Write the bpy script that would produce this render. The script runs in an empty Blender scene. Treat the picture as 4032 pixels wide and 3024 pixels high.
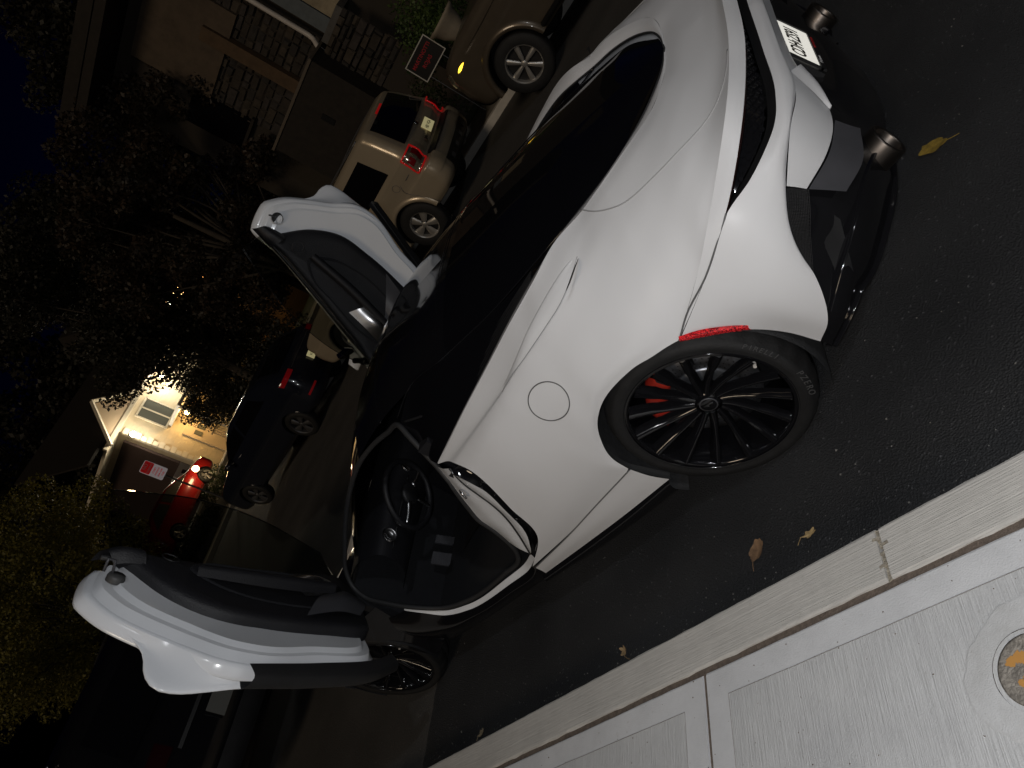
import bpy, bmesh, math, random
import numpy as np
from mathutils import Matrix, Vector
R_ = math.radians
scene = bpy.context.scene
COL = scene.collection
rng = random.Random(7)

# ------------------------------------------------------------------ camera
cam_data = bpy.data.cameras.new('camera')
cam_data.sensor_fit = 'HORIZONTAL'
cam_data.sensor_width = 36.0
cam_data.lens = 26.74
cam_data.clip_start = 0.05
cam_data.clip_end = 2000.0
cam = bpy.data.objects.new('camera', cam_data)
COL.objects.link(cam)
CAMPOS = (-1.34839, 2.69649, 1.73315)
RX = (-0.51328238, -0.09600875, -0.85283264)
RY = (0.56210911, 0.71330174, -0.41860958)
RZ = (0.64851719, -0.69424992, -0.31215782)
cam.matrix_world = Matrix(((RX[0], -RY[0], -RZ[0], CAMPOS[0]),
                           (RX[1], -RY[1], -RZ[1], CAMPOS[1]),
                           (RX[2], -RY[2], -RZ[2], CAMPOS[2]),
                           (0, 0, 0, 1)))
scene.camera = cam
scene.render.resolution_x = 1024
scene.render.resolution_y = 768

# ------------------------------------------------------------------ world, sun, flash, exposure
world = bpy.data.worlds.new('World'); scene.world = world
world.use_nodes = True
wn = world.node_tree.nodes; wl = world.node_tree.links
bg = wn['Background']
sky = wn.new('ShaderNodeTexSky'); sky.sky_type = 'NISHITA'; sky.sun_disc = False
sky.sun_elevation = R_(-5.0); sky.sun_rotation = R_(180); sky.ozone_density = 6.0; sky.altitude = 50
tint = wn.new('ShaderNodeMix'); tint.data_type = 'RGBA'; tint.blend_type = 'MULTIPLY'; tint.inputs[0].default_value = 1.0; tint.inputs[7].default_value = (.75, .85, 1.2, 1)
wl.new(sky.outputs['Color'], tint.inputs[6]); wl.new(tint.outputs[2], bg.inputs['Color'])
bg.inputs['Strength'].default_value = 0.11
# the faint warm glow of the town's lamps, from ahead on the near side
sun_data = bpy.data.lights.new('sun', 'SUN'); sun_data.energy = 0.45; sun_data.angle = R_(14); sun_data.color = (1.0, 0.80, 0.58)
sun = bpy.data.objects.new('sun', sun_data); COL.objects.link(sun)
sun.rotation_euler = Vector((0.10, -0.82, -0.50)).to_track_quat('-Z', 'Y').to_euler()
# the phone's own lamp, fired beside the lens: the photograph's key light
fl_data = bpy.data.lights.new('phone_lamp', 'POINT'); fl_data.energy = 118.0; fl_data.shadow_soft_size = 0.035; fl_data.color = (0.98, 0.985, 1.0)
fl = bpy.data.objects.new('phone_lamp', fl_data); COL.objects.link(fl)
fl.location = (CAMPOS[0] - 0.02, CAMPOS[1] + 0.05, CAMPOS[2] + 0.06)
scene.view_settings.view_transform = 'Standard'
scene.view_settings.look = 'None'
scene.view_settings.exposure = 0.0
scene.view_settings.gamma = 1.0
scene.view_settings.use_curve_mapping = False
scene.render.engine = 'CYCLES'

# ------------------------------------------------------------------ materials
MATS = {}
def pmat(name, base, rough=0.5, metal=0.0, coat=0.0, spec=0.5, noise=0.0, nscale=8.0, bump=0.0, bscale=60.0, trans=0.0, alpha=1.0, emit=None, estr=0.0, rnoise=0.0, col2=None, ior=1.45):
    if name in MATS: return MATS[name]
    m = bpy.data.materials.new(name); m.use_nodes = True
    nt = m.node_tree; b = nt.nodes['Principled BSDF']
    b.inputs['Base Color'].default_value = (*base, 1)
    b.inputs['Roughness'].default_value = rough
    b.inputs['Metallic'].default_value = metal
    b.inputs['Coat Weight'].default_value = coat
    b.inputs['Coat Roughness'].default_value = 0.05
    b.inputs['Specular IOR Level'].default_value = spec
    b.inputs['Transmission Weight'].default_value = trans
    b.inputs['Alpha'].default_value = alpha
    b.inputs['IOR'].default_value = ior
    if emit:
        b.inputs['Emission Color'].default_value = (*emit, 1); b.inputs['Emission Strength'].default_value = estr
    tc = None
    if noise or bump or rnoise or col2:
        tc = nt.nodes.new('ShaderNodeTexCoord')
    if noise or col2:
        n = nt.nodes.new('ShaderNodeTexNoise'); n.inputs['Scale'].default_value = nscale; n.inputs['Detail'].default_value = 8; n.inputs['Roughness'].default_value = 0.65
        nt.links.new(tc.outputs['Object'], n.inputs['Vector'])
        mx = nt.nodes.new('ShaderNodeMix'); mx.data_type = 'RGBA'
        c2 = col2 if col2 else tuple(max(0, c * (1 - noise)) for c in base)
        mx.inputs[6].default_value = (*base, 1); mx.inputs[7].default_value = (*c2, 1)
        rp = nt.nodes.new('ShaderNodeValToRGB'); rp.color_ramp.elements[0].position = 0.38; rp.color_ramp.elements[1].position = 0.66
        nt.links.new(n.outputs['Fac'], rp.inputs['Fac']); nt.links.new(rp.outputs['Color'], mx.inputs[0])
        nt.links.new(mx.outputs[2], b.inputs['Base Color'])
    if rnoise:
        n2 = nt.nodes.new('ShaderNodeTexNoise'); n2.inputs['Scale'].default_value = nscale * 0.7; n2.inputs['Detail'].default_value = 5
        nt.links.new(tc.outputs['Object'], n2.inputs['Vector'])
        mr = nt.nodes.new('ShaderNodeMapRange'); mr.inputs[3].default_value = max(0.02, rough - rnoise); mr.inputs[4].default_value = min(1, rough + rnoise)
        nt.links.new(n2.outputs['Fac'], mr.inputs[0]); nt.links.new(mr.outputs[0], b.inputs['Roughness'])
    if bump:
        n3 = nt.nodes.new('ShaderNodeTexNoise'); n3.inputs['Scale'].default_value = bscale; n3.inputs['Detail'].default_value = 6
        nt.links.new(tc.outputs['Object'], n3.inputs['Vector'])
        bp = nt.nodes.new('ShaderNodeBump'); bp.inputs['Strength'].default_value = bump; bp.inputs['Distance'].default_value = 0.01
        nt.links.new(n3.outputs['Fac'], bp.inputs['Height']); nt.links.new(bp.outputs['Normal'], b.inputs['Normal'])
    MATS[name] = m
    return m

SATIN = pmat('satin_white_paint', (0.62, 0.62, 0.628), 0.31, spec=0.5, coat=.15, rnoise=0.04, nscale=3)
GWHITE = pmat('gloss_white_paint', (0.68, 0.695, 0.72), 0.18, coat=0.6, rnoise=0.04)
GBLACK = pmat('gloss_black_panel', (0.006, 0.006, 0.007), 0.08, coat=0.5, rnoise=0.03)
DGLASS = pmat('dark_glass', (0.004, 0.004, 0.005), 0.03, spec=0.6)
BPLAST = pmat('black_plastic', (0.010, 0.010, 0.011), 0.5, noise=0.3, bump=0.15, bscale=400)
GREYP = pmat('grey_satin_plastic', (0.055, 0.055, 0.061), 0.42, noise=0.15)
RUBBER = pmat('tyre_rubber', (0.010, 0.010, 0.0105), 0.72, noise=0.45, nscale=14, bump=0.2, bscale=120)
SEALM = pmat('seal_rubber', (0.02, 0.02, 0.021), 0.6)
LEATH = pmat('dark_leather', (0.008, 0.008, 0.010), 0.55, noise=0.2, bump=0.25, bscale=180)
CARPET = pmat('dark_carpet', (0.007, 0.0075, 0.010), 0.95, noise=0.4, nscale=60, bump=0.4, bscale=300)
RIMB = pmat('gloss_black_alloy', (0.005, 0.005, 0.006), 0.12, coat=0.6, rnoise=0.05)
DISC = pmat('brake_disc_iron', (0.22, 0.23, 0.25), 0.38, metal=0.9, noise=0.3, nscale=40)
CALR = pmat('orange_red_caliper', (0.36, 0.025, 0.014), 0.4, coat=0.3)
SILV = pmat('brushed_aluminium', (0.55, 0.55, 0.56), 0.28, metal=1.0, rnoise=0.08)
TITAN = pmat('heat_tinted_exhaust', (0.095, 0.083, 0.074), 0.40, metal=1.0, rnoise=0.08, nscale=18)
SEAM = pmat('panel_gap_shadow_line', (0.10, 0.10, 0.10), 0.7)
SEAML = pmat('panel_gap_light', (.30, .30, .30), .6)
CLEARG = pmat('tinted_window_glass', (0.35, 0.38, 0.37), 0.02, trans=1.0, ior=1.12)
MIRRG = pmat('mirror_glass', (0.5, 0.52, 0.55), 0.03, metal=1.0)
def retro(name, base, estr, rough=0.35, scale=120.):   # flat reflector colour; estr and scale have no effect
    m = pmat(name, base, rough)
    return m

# ------------------------------------------------------------------ mesh helpers
def tagp(o, label=None, cat=None, group=None, kind=None):
    if label: o['label'] = label
    if cat: o['category'] = cat
    if group: o['group'] = group
    if kind: o['kind'] = kind
    return o
def empty(name, loc=(0, 0, 0), rz=0.0, label=None, cat=None, group=None):
    o = bpy.data.objects.new(name, None); COL.objects.link(o)
    o.location = loc; o.rotation_euler = (0, 0, rz); o.empty_display_size = 0.2
    return tagp(o, label, cat, group)
def mk(name, verts, faces, mat, parent=None, smooth=True, mats=None, midx=None):
    me = bpy.data.meshes.new(name)
    me.from_pydata([tuple(map(float, v)) for v in verts], [], [tuple(map(int, f)) for f in faces])
    if mats:
        for m in mats: me.materials.append(m)
        me.polygons.foreach_set('material_index', midx)
    else: me.materials.append(mat)
    if smooth: me.polygons.foreach_set('use_smooth', [True] * len(me.polygons))
    me.update()
    o = bpy.data.objects.new(name, me); COL.objects.link(o)
    if parent: o.parent = parent
    return o
class MB:
    def __init__(s): s.v = []; s.f = []
    def add(s, v, f):
        n = len(s.v); s.v += [tuple(map(float, p)) for p in v]; s.f += [tuple(i + n for i in q) for q in f]; return s
    def box(s, c, d, rz=0.0, bev=0.0):
        x, y, z = d[0] / 2, d[1] / 2, d[2] / 2
        P = [(-x, -y, -z), (x, -y, -z), (x, y, -z), (-x, y, -z), (-x, -y, z), (x, -y, z), (x, y, z), (-x, y, z)]
        ca, sa = math.cos(rz), math.sin(rz)
        P = [(c[0] + a * ca - b * sa, c[1] + a * sa + b * ca, c[2] + e) for a, b, e in P]
        return s.add(P, [(0, 3, 2, 1), (4, 5, 6, 7), (0, 1, 5, 4), (1, 2, 6, 5), (2, 3, 7, 6), (3, 0, 4, 7)])
    def tube(s, pts, r, n=6, closed=False, taper=None):
        pts = [Vector(p) for p in pts]; N = len(pts); base = len(s.v)
        up = Vector((0.0137, 0.021, 1.0)).normalized(); V = []
        for i, p in enumerate(pts):
            a = pts[(i - 1) % N] if (closed or i > 0) else p; b = pts[(i + 1) % N] if (closed or i < N - 1) else p
            t = (b - a); t = t.normalized() if t.length > 1e-9 else Vector((1, 0, 0))
            u = t.cross(up); u = u.normalized() if u.length > 1e-4 else Vector((1, 0, 0)); w = t.cross(u)
            rr = r if taper is None else taper[i]
            for k in range(n):
                an = 2 * math.pi * k / n; V.append(p + u * (rr * math.cos(an)) + w * (rr * math.sin(an)))
        F = []
        for i in range(N if closed else N - 1):
            for k in range(n):
                a = i * n + k; b = i * n + (k + 1) % n; c2 = ((i + 1) % N) * n + (k + 1) % n; d = ((i + 1) % N) * n + k
                F.append((a, b, c2, d))
        if not closed: F.append(tuple(reversed(range(n)))); F.append(tuple(range((N - 1) * n, N * n)))
        return s.add(V, F)
    def prism(s, poly, z0, z1):          # poly in xy, extruded in z
        n = len(poly); V = [(x, y, z0) for x, y in poly] + [(x, y, z1) for x, y in poly]
        F = [tuple(reversed(range(n))), tuple(range(n, 2 * n))] + [(i, (i + 1) % n, n + (i + 1) % n, n + i) for i in range(n)]
        return s.add(V, F)
    def prism_y(s, poly, y0, y1):        # poly in xz, extruded in y
        n = len(poly); V = [(x, y0, z) for x, z in poly] + [(x, y1, z) for x, z in poly]
        F = [tuple(range(n)), tuple(reversed(range(n, 2 * n)))] + [(i, n + i, n + (i + 1) % n, (i + 1) % n) for i in range(n)]
        return s.add(V, F)
    def lathe(s, prof, n=48, c=(0, 0, 0), axis='y', closed=False):   # prof: (r, h)
        V = []; m = len(prof)
        for k in range(n):
            a = 2 * math.pi * k / n; ca, sa = math.cos(a), math.sin(a)
            for r, h in prof:
                if axis == 'y': V.append((c[0] + r * ca, c[1] + h, c[2] + r * sa))
                elif axis == 'z': V.append((c[0] + r * ca, c[1] + r * sa, c[2] + h))
                else: V.append((c[0] + h, c[1] + r * ca, c[2] + r * sa))
        F = []
        for k in range(n):
            k2 = (k + 1) % n
            for j in range(m if closed else m - 1):
                j2 = (j + 1) % m
                F.append((k * m + j, k2 * m + j, k2 * m + j2, k * m + j2))
        return s.add(V, F)
    def grid(s, G):
        nu, nv = G.shape[:2]; V = G.reshape(-1, 3)
        F = [(i * nv + j, i * nv + j + 1, (i + 1) * nv + j + 1, (i + 1) * nv + j) for i in range(nu - 1) for j in range(nv - 1)]
        return s.add(V, F)
    def build(s, name, mat, parent=None, smooth=False):
        return mk(name, s.v, s.f, mat, parent, smooth)
def hermite(P, t, q):
    """P (n,...) at knots t, evaluate at q: non-uniform Catmull-Rom"""
    P = np.asarray(P, float); n = len(t); m = np.zeros_like(P)
    for i in range(n):
        if n == 1: continue
        if i == 0: m[0] = (P[1] - P[0]) / (t[1] - t[0])
        elif i == n - 1: m[-1] = (P[-1] - P[-2]) / (t[-1] - t[-2])
        else:
            d0 = (P[i] - P[i - 1]) / (t[i] - t[i - 1]); d1 = (P[i + 1] - P[i]) / (t[i + 1] - t[i]); h0 = t[i] - t[i - 1]; h1 = t[i + 1] - t[i]
            m[i] = (d0 * h1 + d1 * h0) / (h0 + h1)
    out = []
    for x in q:
        i = min(max(np.searchsorted(t, x, side='right') - 1, 0), n - 2); h = t[i + 1] - t[i]; s = (x - t[i]) / h
        out.append((2 * s**3 - 3 * s**2 + 1) * P[i] + (s**3 - 2 * s**2 + s) * h * m[i] + (-2 * s**3 + 3 * s**2) * P[i + 1] + (s**3 - s**2) * h * m[i + 1])
    return np.array(out)
def knots(N):
    d = np.linalg.norm(np.diff(N, axis=0), axis=-1); d = d.mean(axis=1) if d.ndim > 1 else d
    d = np.maximum(d, 1e-4); t = np.concatenate([[0], np.cumsum(d)]); return t / t[-1]
def curve(pts, n=40):
    P = np.asarray(pts, float); t = knots(P); return hermite(P, t, np.linspace(0, 1, n))
def patch(net, nu, nv):
    N = np.asarray(net, float); tu = knots(N)
    A = hermite(N, tu, np.linspace(0, 1, nu)); B = np.swapaxes(A, 0, 1)
    tv = knots(np.swapaxes(N, 0, 1)); Cc = hermite(B, tv, np.linspace(0, 1, nv))
    return np.swapaxes(Cc, 0, 1)
def mir(G, s): 
    G = np.array(G, float); G[..., 1] *= s; return G
def gpatch(name, net, nu, nv, mat, parent, s=1, off=None):
    G = mir(patch(net, nu, nv), s)
    if s < 0: G = G[:, ::-1]
    return MB().grid(G).build(name, mat, parent, True)
def line(name, pts, r, mat, parent, s=1, n=40, closed=False, k=6):
    P = mir(curve(pts, n), s); return MB().tube(P, r, k, closed).build(name, mat, parent, True)
TXT = {}
def text_mesh(body, size=1.0, ext=0.0, bold=0.0):
    key = (body, size, ext, bold)
    if key in TXT: return TXT[key]
    cu = bpy.data.curves.new('txt', 'FONT'); cu.body = body; cu.size = size; cu.extrude = ext; cu.offset = bold; cu.align_x = 'CENTER'; cu.align_y = 'CENTER'; cu.resolution_u = 3
    o = bpy.data.objects.new('txt', cu); COL.objects.link(o)
    bpy.context.view_layer.update()
    me = bpy.data.meshes.new_from_object(o.evaluated_get(bpy.context.evaluated_depsgraph_get()))
    bpy.data.objects.remove(o); TXT[key] = me
    return me
def text_part(name, body, size, mat, parent, mtx, ext=0.0006, bold=0.0, sx=1.0):
    me = text_mesh(body, size, ext, bold).copy(); me.materials.clear(); me.materials.append(mat)
    o = bpy.data.objects.new(name, me); COL.objects.link(o); o.parent = parent
    o.matrix_local = mtx @ Matrix.Diagonal((sx, 1, 1, 1))
    return o
def frame(origin, xdir, ydir):
    x = Vector(xdir).normalized(); z = x.cross(Vector(ydir)).normalized(); y = z.cross(x)
    m = Matrix.Identity(4)
    for i in range(3): m[i][0] = x[i]; m[i][1] = y[i]; m[i][2] = z[i]; m[i][3] = origin[i]
    return m
# ------------------------------------------------------------------ the white sports car
car = empty('sports_car', (0, 0, 0), 0, 'satin white sports car with both doors raised and black roof, parked by the near kerb', 'sports car')

QNET = [  # columns front -> rear centre, rows shoulder crest -> outer edge
 [(.959,.838,.901),(.880,.868,.888),(.838,.900,.878),(.785,.945,.832),(.785,.972,.755),(.844,.990,.611),(.930,1.000,.432),(1.150,.990,.318)],
 [(.632,.830,.964),(.600,.880,.914),(.580,.905,.908),(.585,.948,.862),(.605,.980,.770),(.640,1.006,.620),(.720,1.010,.460),(.780,.997,.350)],
 [(.409,.800,.996),(.405,.880,.930),(.395,.905,.928),(.395,.945,.878),(.395,.976,.792),(.390,1.014,.660),(.385,1.018,.530),(.352,1.006,.415)],
 [(.207,.772,1.025),(.220,.863,.962),(.215,.893,.948),(.215,.935,.888),(.220,.972,.815),(.240,1.008,.730),(.270,1.018,.645),(.295,1.010,.570)],
 [(.035,.738,1.043),(.060,.830,.990),(.060,.872,.960),(.070,.915,.905),(.080,.957,.848),(.100,.996,.778),(.120,1.012,.735),(.133,1.010,.692)],
 [(-.093,.656,1.043),(-.085,.770,1.000),(-.075,.828,.966),(-.065,.885,.915),(-.060,.935,.860),(-.055,.980,.795),(-.048,1.006,.748),(-.042,1.008,.710)],
 [(-.202,.600,1.018),(-.200,.690,.996),(-.195,.765,.970),(-.185,.840,.925),(-.175,.910,.868),(-.160,.968,.800),(-.140,.998,.738),(-.127,1.004,.690)],
 [(-.301,.565,1.013),(-.310,.640,.994),(-.315,.710,.970),(-.315,.790,.935),(-.305,.865,.885),(-.285,.935,.818),(-.250,.980,.735),(-.215,.995,.665)],
 [(-.392,.500,1.000),(-.410,.580,.986),(-.420,.650,.966),(-.425,.730,.941),(-.430,.810,.902),(-.430,.880,.855),(-.424,.927,.805),(-.412,.958,.760)],
 [(-.494,.400,.977),(-.515,.490,.969),(-.530,.570,.957),(-.540,.650,.942),(-.548,.735,.920),(-.548,.810,.890),(-.543,.872,.858),(-.538,.915,.828)],
 [(-.544,.300,.967),(-.575,.370,.957),(-.600,.440,.946),(-.620,.515,.933),(-.643,.595,.918),(-.662,.662,.907),(-.680,.710,.902),(-.700,.745,.900)],
 [(-.566,.150,.953),(-.620,.200,.942),(-.660,.235,.929),(-.697,.275,.918),(-.725,.312,.911),(-.750,.345,.908),(-.770,.370,.910),(-.788,.395,.914)],
 [(-.570,.000,.950),(-.640,.000,.938),(-.690,.000,.924),(-.725,.000,.914),(-.755,.000,.910),(-.780,.000,.910),(-.800,.000,.916),(-.815,.000,.924)]]
SIN = [(.959,.834,.900),(.64,.79,.953),(.43,.745,.980),(.22,.695,1.008),(.04,.635,1.018),(-.09,.565,1.010),(-.20,.515,.995),(-.30,.475,.985),(-.40,.40,.974),(-.475,.31,.965),(-.527,.215,.959),(-.556,.11,.952),(-.568,0,.949)]
def _lerp(a, b, t): return [tuple(x * (1 - t) + y * t for x, y in zip(p, q)) for p, q in zip(a, b)]
_c = QNET
_b2 = _lerp(_c[2], _c[3], .5); _b2[-1] = (.338,1.008,.497)
_b3 = _lerp(_c[3], _c[4], .5); _b3[-1] = (.222,1.010,.645)
_b6 = _lerp(_c[6], _c[7], .55); _b6[-1] = (-.175,1.0,.679)
QNET = [_c[0], _c[1], _lerp(_c[1], _c[2], .88), _lerp(_c[1], _c[2], .97), _c[2], _lerp(_c[2], _b2, .10), _b2, _c[3], _b3, _c[4], _c[5], _c[6], _b6, _lerp(_b6, _c[7], .85), _c[7], _lerp(_c[7], _c[8], .05), _lerp(_c[7], _c[8], .18)] + _c[8:]
LIPT = [c[-1] for c in _c[7:]]
LIPO = [(-.2155,.9955,.664),(-.425,.967,.742),(-.587,.923,.812),(-.722,.762,.862),(-.815,.395,.876),(-.840,0,.886)]
BNET = [
 [(-.217,.997,.662),(-.285,.988,.602),(-.355,.975,.515),(-.400,.962,.415),(-.425,.950,.300)],
 [(-.425,.969,.741),(-.450,.984,.660),(-.472,.988,.560),(-.490,.980,.460),(-.505,.965,.360)],
 [(-.587,.923,.808),(-.604,.940,.740),(-.607,.948,.660),(-.598,.951,.575),(-.585,.950,.490)],
 [(-.672,.862,.798),(-.690,.870,.755),(-.686,.880,.710),(-.665,.895,.665),(-.630,.910,.620)],
 [(-.727,.793,.790),(-.746,.802,.768),(-.744,.812,.745),(-.728,.824,.720),(-.702,.838,.695)],
 [(-.778,.700,.783),(-.794,.706,.770),(-.799,.711,.758),(-.797,.714,.750),(-.788,.716,.742)],
 [(-.807,.585,.787),(-.824,.580,.775),(-.833,.572,.760),(-.836,.565,.746),(-.834,.560,.733)],
 [(-.820,.330,.800),(-.838,.322,.787),(-.847,.312,.772),(-.850,.305,.762),(-.846,.300,.752)],
 [(-.825,.000,.810),(-.843,.000,.797),(-.853,.000,.783),(-.856,.000,.772),(-.852,.000,.762)]]
FNET = [  # lower white facet of the bumper
 [(-.704,.837,.694),(-.713,.826,.663),(-.720,.815,.632)],
 [(-.788,.716,.741),(-.790,.711,.673),(-.790,.705,.605)],
 [(-.834,.560,.732),(-.834,.561,.660),(-.832,.562,.588)],
 [(-.842,.440,.741),(-.841,.445,.670),(-.838,.450,.600)],
 [(-.846,.300,.751),(-.841,.300,.712),(-.836,.310,.675)],
 [(-.850,.150,.757),(-.842,.150,.720),(-.834,.150,.684)],
 [(-.852,.000,.761),(-.843,.000,.723),(-.834,.000,.686)]]
DNET = [  # dark lower rear and diffuser
 [(-.425,.948,.299),(-.428,.945,.278),(-.428,.940,.258),(-.420,.930,.238)],
 [(-.503,.960,.362),(-.520,.948,.335),(-.528,.930,.305),(-.515,.905,.272)],
 [(-.570,.935,.490),(-.590,.915,.420),(-.598,.890,.350),(-.573,.860,.284)],
 [(-.610,.890,.620),(-.640,.870,.510),(-.660,.840,.390),(-.625,.800,.266)],
 [(-.685,.815,.650),(-.720,.800,.530),(-.735,.760,.400),(-.694,.710,.272)],
 [(-.770,.690,.605),(-.790,.670,.500),(-.795,.640,.390),(-.767,.580,.272)],
 [(-.815,.550,.588),(-.822,.540,.500),(-.825,.520,.390),(-.800,.500,.275)],
 [(-.822,.440,.600),(-.826,.430,.500),(-.830,.410,.390),(-.810,.400,.276)],
 [(-.815,.280,.660),(-.805,.270,.560),(-.850,.250,.420),(-.845,.200,.265)],
 [(-.812,.000,.674),(-.795,.000,.575),(-.860,.000,.425),(-.855,.000,.255)]]
ARCH = [(.310,1.0,.262),(.335,1.004,.345),(.352,1.006,.415),(.335,1.009,.500),(.295,1.010,.570),(.133,1.010,.692),(-.042,1.008,.710),(-.127,1.004,.690),(-.215,.995,.665),(-.285,.988,.602),(-.355,.975,.515),(-.400,.962,.415),(-.425,.950,.300)]

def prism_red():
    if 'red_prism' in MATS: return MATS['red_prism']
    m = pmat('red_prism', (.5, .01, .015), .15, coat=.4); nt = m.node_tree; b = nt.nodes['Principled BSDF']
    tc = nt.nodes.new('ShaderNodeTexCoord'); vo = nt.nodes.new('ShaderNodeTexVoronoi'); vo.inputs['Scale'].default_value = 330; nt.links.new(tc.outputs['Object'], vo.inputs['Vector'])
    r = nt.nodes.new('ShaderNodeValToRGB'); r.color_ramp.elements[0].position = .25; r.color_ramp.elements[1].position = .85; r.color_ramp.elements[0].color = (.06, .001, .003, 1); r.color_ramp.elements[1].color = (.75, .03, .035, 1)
    nt.links.new(vo.outputs['Color'], r.inputs['Fac']); nt.links.new(r.outputs['Color'], b.inputs['Base Color']); nt.links.new(r.outputs['Color'], b.inputs['Emission Color']); b.inputs['Emission Strength'].default_value = .25  # glints painted as red cells that emit, for light the marker reflects
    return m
def side_parts(s):
    tagl = 'left' if s > 0 else 'right'
    gpatch('rear_quarter_panel', QNET, 150, 90, SATIN, car, s)
    # chamfered spoiler lip under the deck edge
    gpatch('spoiler_lip', [LIPT, [tuple(np.add(np.multiply(a, .5), np.multiply(b, .5)) + np.array((-.002, 0, .001))) for a, b in zip(LIPT, LIPO)], LIPO], 8, 80, SATIN, car, -s)
    # the underside of the lip, back into the lamp slot
    slot_in = [(p[0] + .05, p[1] * .96, p[2] - .004) for p in LIPO[2:]]
    gpatch('lip_underside', [LIPO[2:], slot_in], 3, 60, GBLACK, car, -s)
    top_in = [(q[0][0] + .035, q[0][1] * .965, q[0][2] - .006) for q in BNET[2:]]
    gpatch('bumper_skin', BNET, 90, 40, SATIN, car, s)
    gpatch('bumper_ledge', [[q[0] for q in BNET[2:]], top_in], 3, 60, BPLAST, car, s)
    gpatch('lamp_slot_backing', [curve(slot_in, 12), curve([(p[0] + .012, p[1], p[2]) for p in top_in], 12)], 4, 60, GBLACK, car, -s)
    gpatch('bumper_lower_facet', FNET, 50, 16, SATIN, car, s)
    gpatch('rear_diffuser_shell', DNET, 70, 36, GBLACK, car, s)
    # hexagonal mesh studs in the lamp slot
    NH = 46; mb = MB(); up = curve(slot_in, NH); lo = curve([(p[0] + .012, p[1], p[2]) for p in top_in], NH)
    ring = [(math.cos(math.pi / 3 * k + .5), math.sin(math.pi / 3 * k + .5)) for k in range(6)]
    for i in range(2, NH - 1):
        a, b = up[i], lo[i]; w = np.linalg.norm(a - b); nrow = max(1, int(w / .0185))
        tan = (up[min(i + 1, NH - 1)] - up[i - 1]); tan /= np.linalg.norm(tan); vv = (b - a) / max(w, 1e-6); nn = np.cross(tan, vv); nn /= np.linalg.norm(nn)
        if nn[0] > 0: nn = -nn
        for j in range(nrow):
            c0 = a + (b - a) * ((j + (.25 if i % 2 else .75)) / nrow); r = .0088
            V = [c0 + nn * .001 + (tan * x + vv * y) * r for x, y in ring] + [c0 + nn * .007 + (tan * x + vv * y) * r * .75 for x, y in ring]
            mb.add(mir(V, s), [(k, (k + 1) % 6, 6 + (k + 1) % 6, 6 + k) for k in range(6)] + [tuple(range(6, 12))])
    o = mb.build('slot_mesh', GBLACK, car); o['kind'] = 'stuff'
    # slim lamp strip under the lip
    li = [(p[0] + .012, p[1] * .99, p[2] - .012) for p in LIPO[2:5]]
    line('tail_lamp', li, .006, pmat('smoked_lens', (.012, .004, .004), .1), car, s, 40)
    # corner mesh vent
    vent = [[(-.590,.938,.600),(-.632,.906,.620),(-.664,.872,.665),(-.700,.836,.688)], [(-.585,.938,.500),(-.650,.880,.565),(-.690,.845,.600),(-.718,.814,.628)]]
    gpatch('corner_vent_backing', vent, 4, 12, BPLAST, car, s)
    mb = MB(); G = mir(patch(vent, 14, 24), s)
    for i in range(14): mb.tube(G[i] + np.array((-.004, .003 * s, 0)), .0009, 3)
    for j in range(24): mb.tube(G[:, j] + np.array((-.004, .003 * s, 0)), .0009, 3)
    o = mb.build('vent_mesh', BPLAST, car); o['kind'] = 'stuff'
    # satin grey panel beside the vent
    gp = [[(-.724,.820,.630),(-.796,.708,.602),(-.838,.565,.585)], [(-.752,.800,.560),(-.815,.690,.535),(-.850,.560,.530)], [(-.765,.790,.525),(-.825,.680,.495),(-.856,.550,.500)]]
    gpatch('grey_bumper_insert', gp, 8, 24, GREYP, car, s)
    # lower fins of the diffuser
    BLD = [(-.520,.957,.372),(-.575,.930,.400),(-.650,.880,.432),(-.715,.815,.448),(-.784,.680,.448),(-.825,.540,.400),(-.838,.415,.345)]
    gpatch('diffuser_blade', [[(x + .012, y * .985, z + .012) for x, y, z in BLD], [(x - .010, y * 1.008, z) for x, y, z in BLD], [(x + .004, y * .985, z - .016) for x, y, z in BLD]], 8, 50, GBLACK, car, s)
    BL2 = [(-.425,.935,.240),(-.52,.908,.272),(-.578,.865,.284),(-.63,.805,.268),(-.70,.715,.272),(-.772,.585,.272),(-.815,.44,.276)]
    gpatch('diffuser_splitter', [[(x + .010, y * .985, z + .012) for x, y, z in BL2], [(x - .010, y * 1.008, z) for x, y, z in BL2], [(x + .03, y * .96, z - .006) for x, y, z in BL2]], 8, 50, GBLACK, car, s)
    gpatch('diffuser_vane', [[(-.655,.855,.56),(-.60,.905,.42)], [(-.70,.815,.54),(-.635,.885,.40)], [(-.705,.82,.49),(-.63,.89,.375)]], 6, 10, BPLAST, car, s)
    # raised wedge under the bumper beside the plate
    gpatch('bumper_wedge', [[(-.842,.44,.735),(-.842,.47,.66),(-.838,.505,.592)], [(-.856,.36,.690),(-.856,.41,.635),(-.846,.495,.588)], [(-.842,.33,.672),(-.842,.37,.625),(-.832,.485,.578)]], 10, 10, SATIN, car, s)
    for y in (.18, .30): MB().prism_y([(-.70,.20),(-.80,.22),(-.82,.30),(-.74,.34)], s * y - .006, s * y + .006).build('diffuser_fin', GBLACK, car)
    # exhaust
    ex = MB(); ex.lathe([(.060, 0), (.062, .004), (.062, .17), (.060, .176), (.054, .176), (.052, .17), (.051, .01)], 40, (0, 0, 0), 'x')
    eo = ex.build('exhaust_tip', TITAN, car, True); eo.location = (-.695, s * .505, .362); eo.rotation_euler = (0, R_(-6), math.pi)
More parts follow.
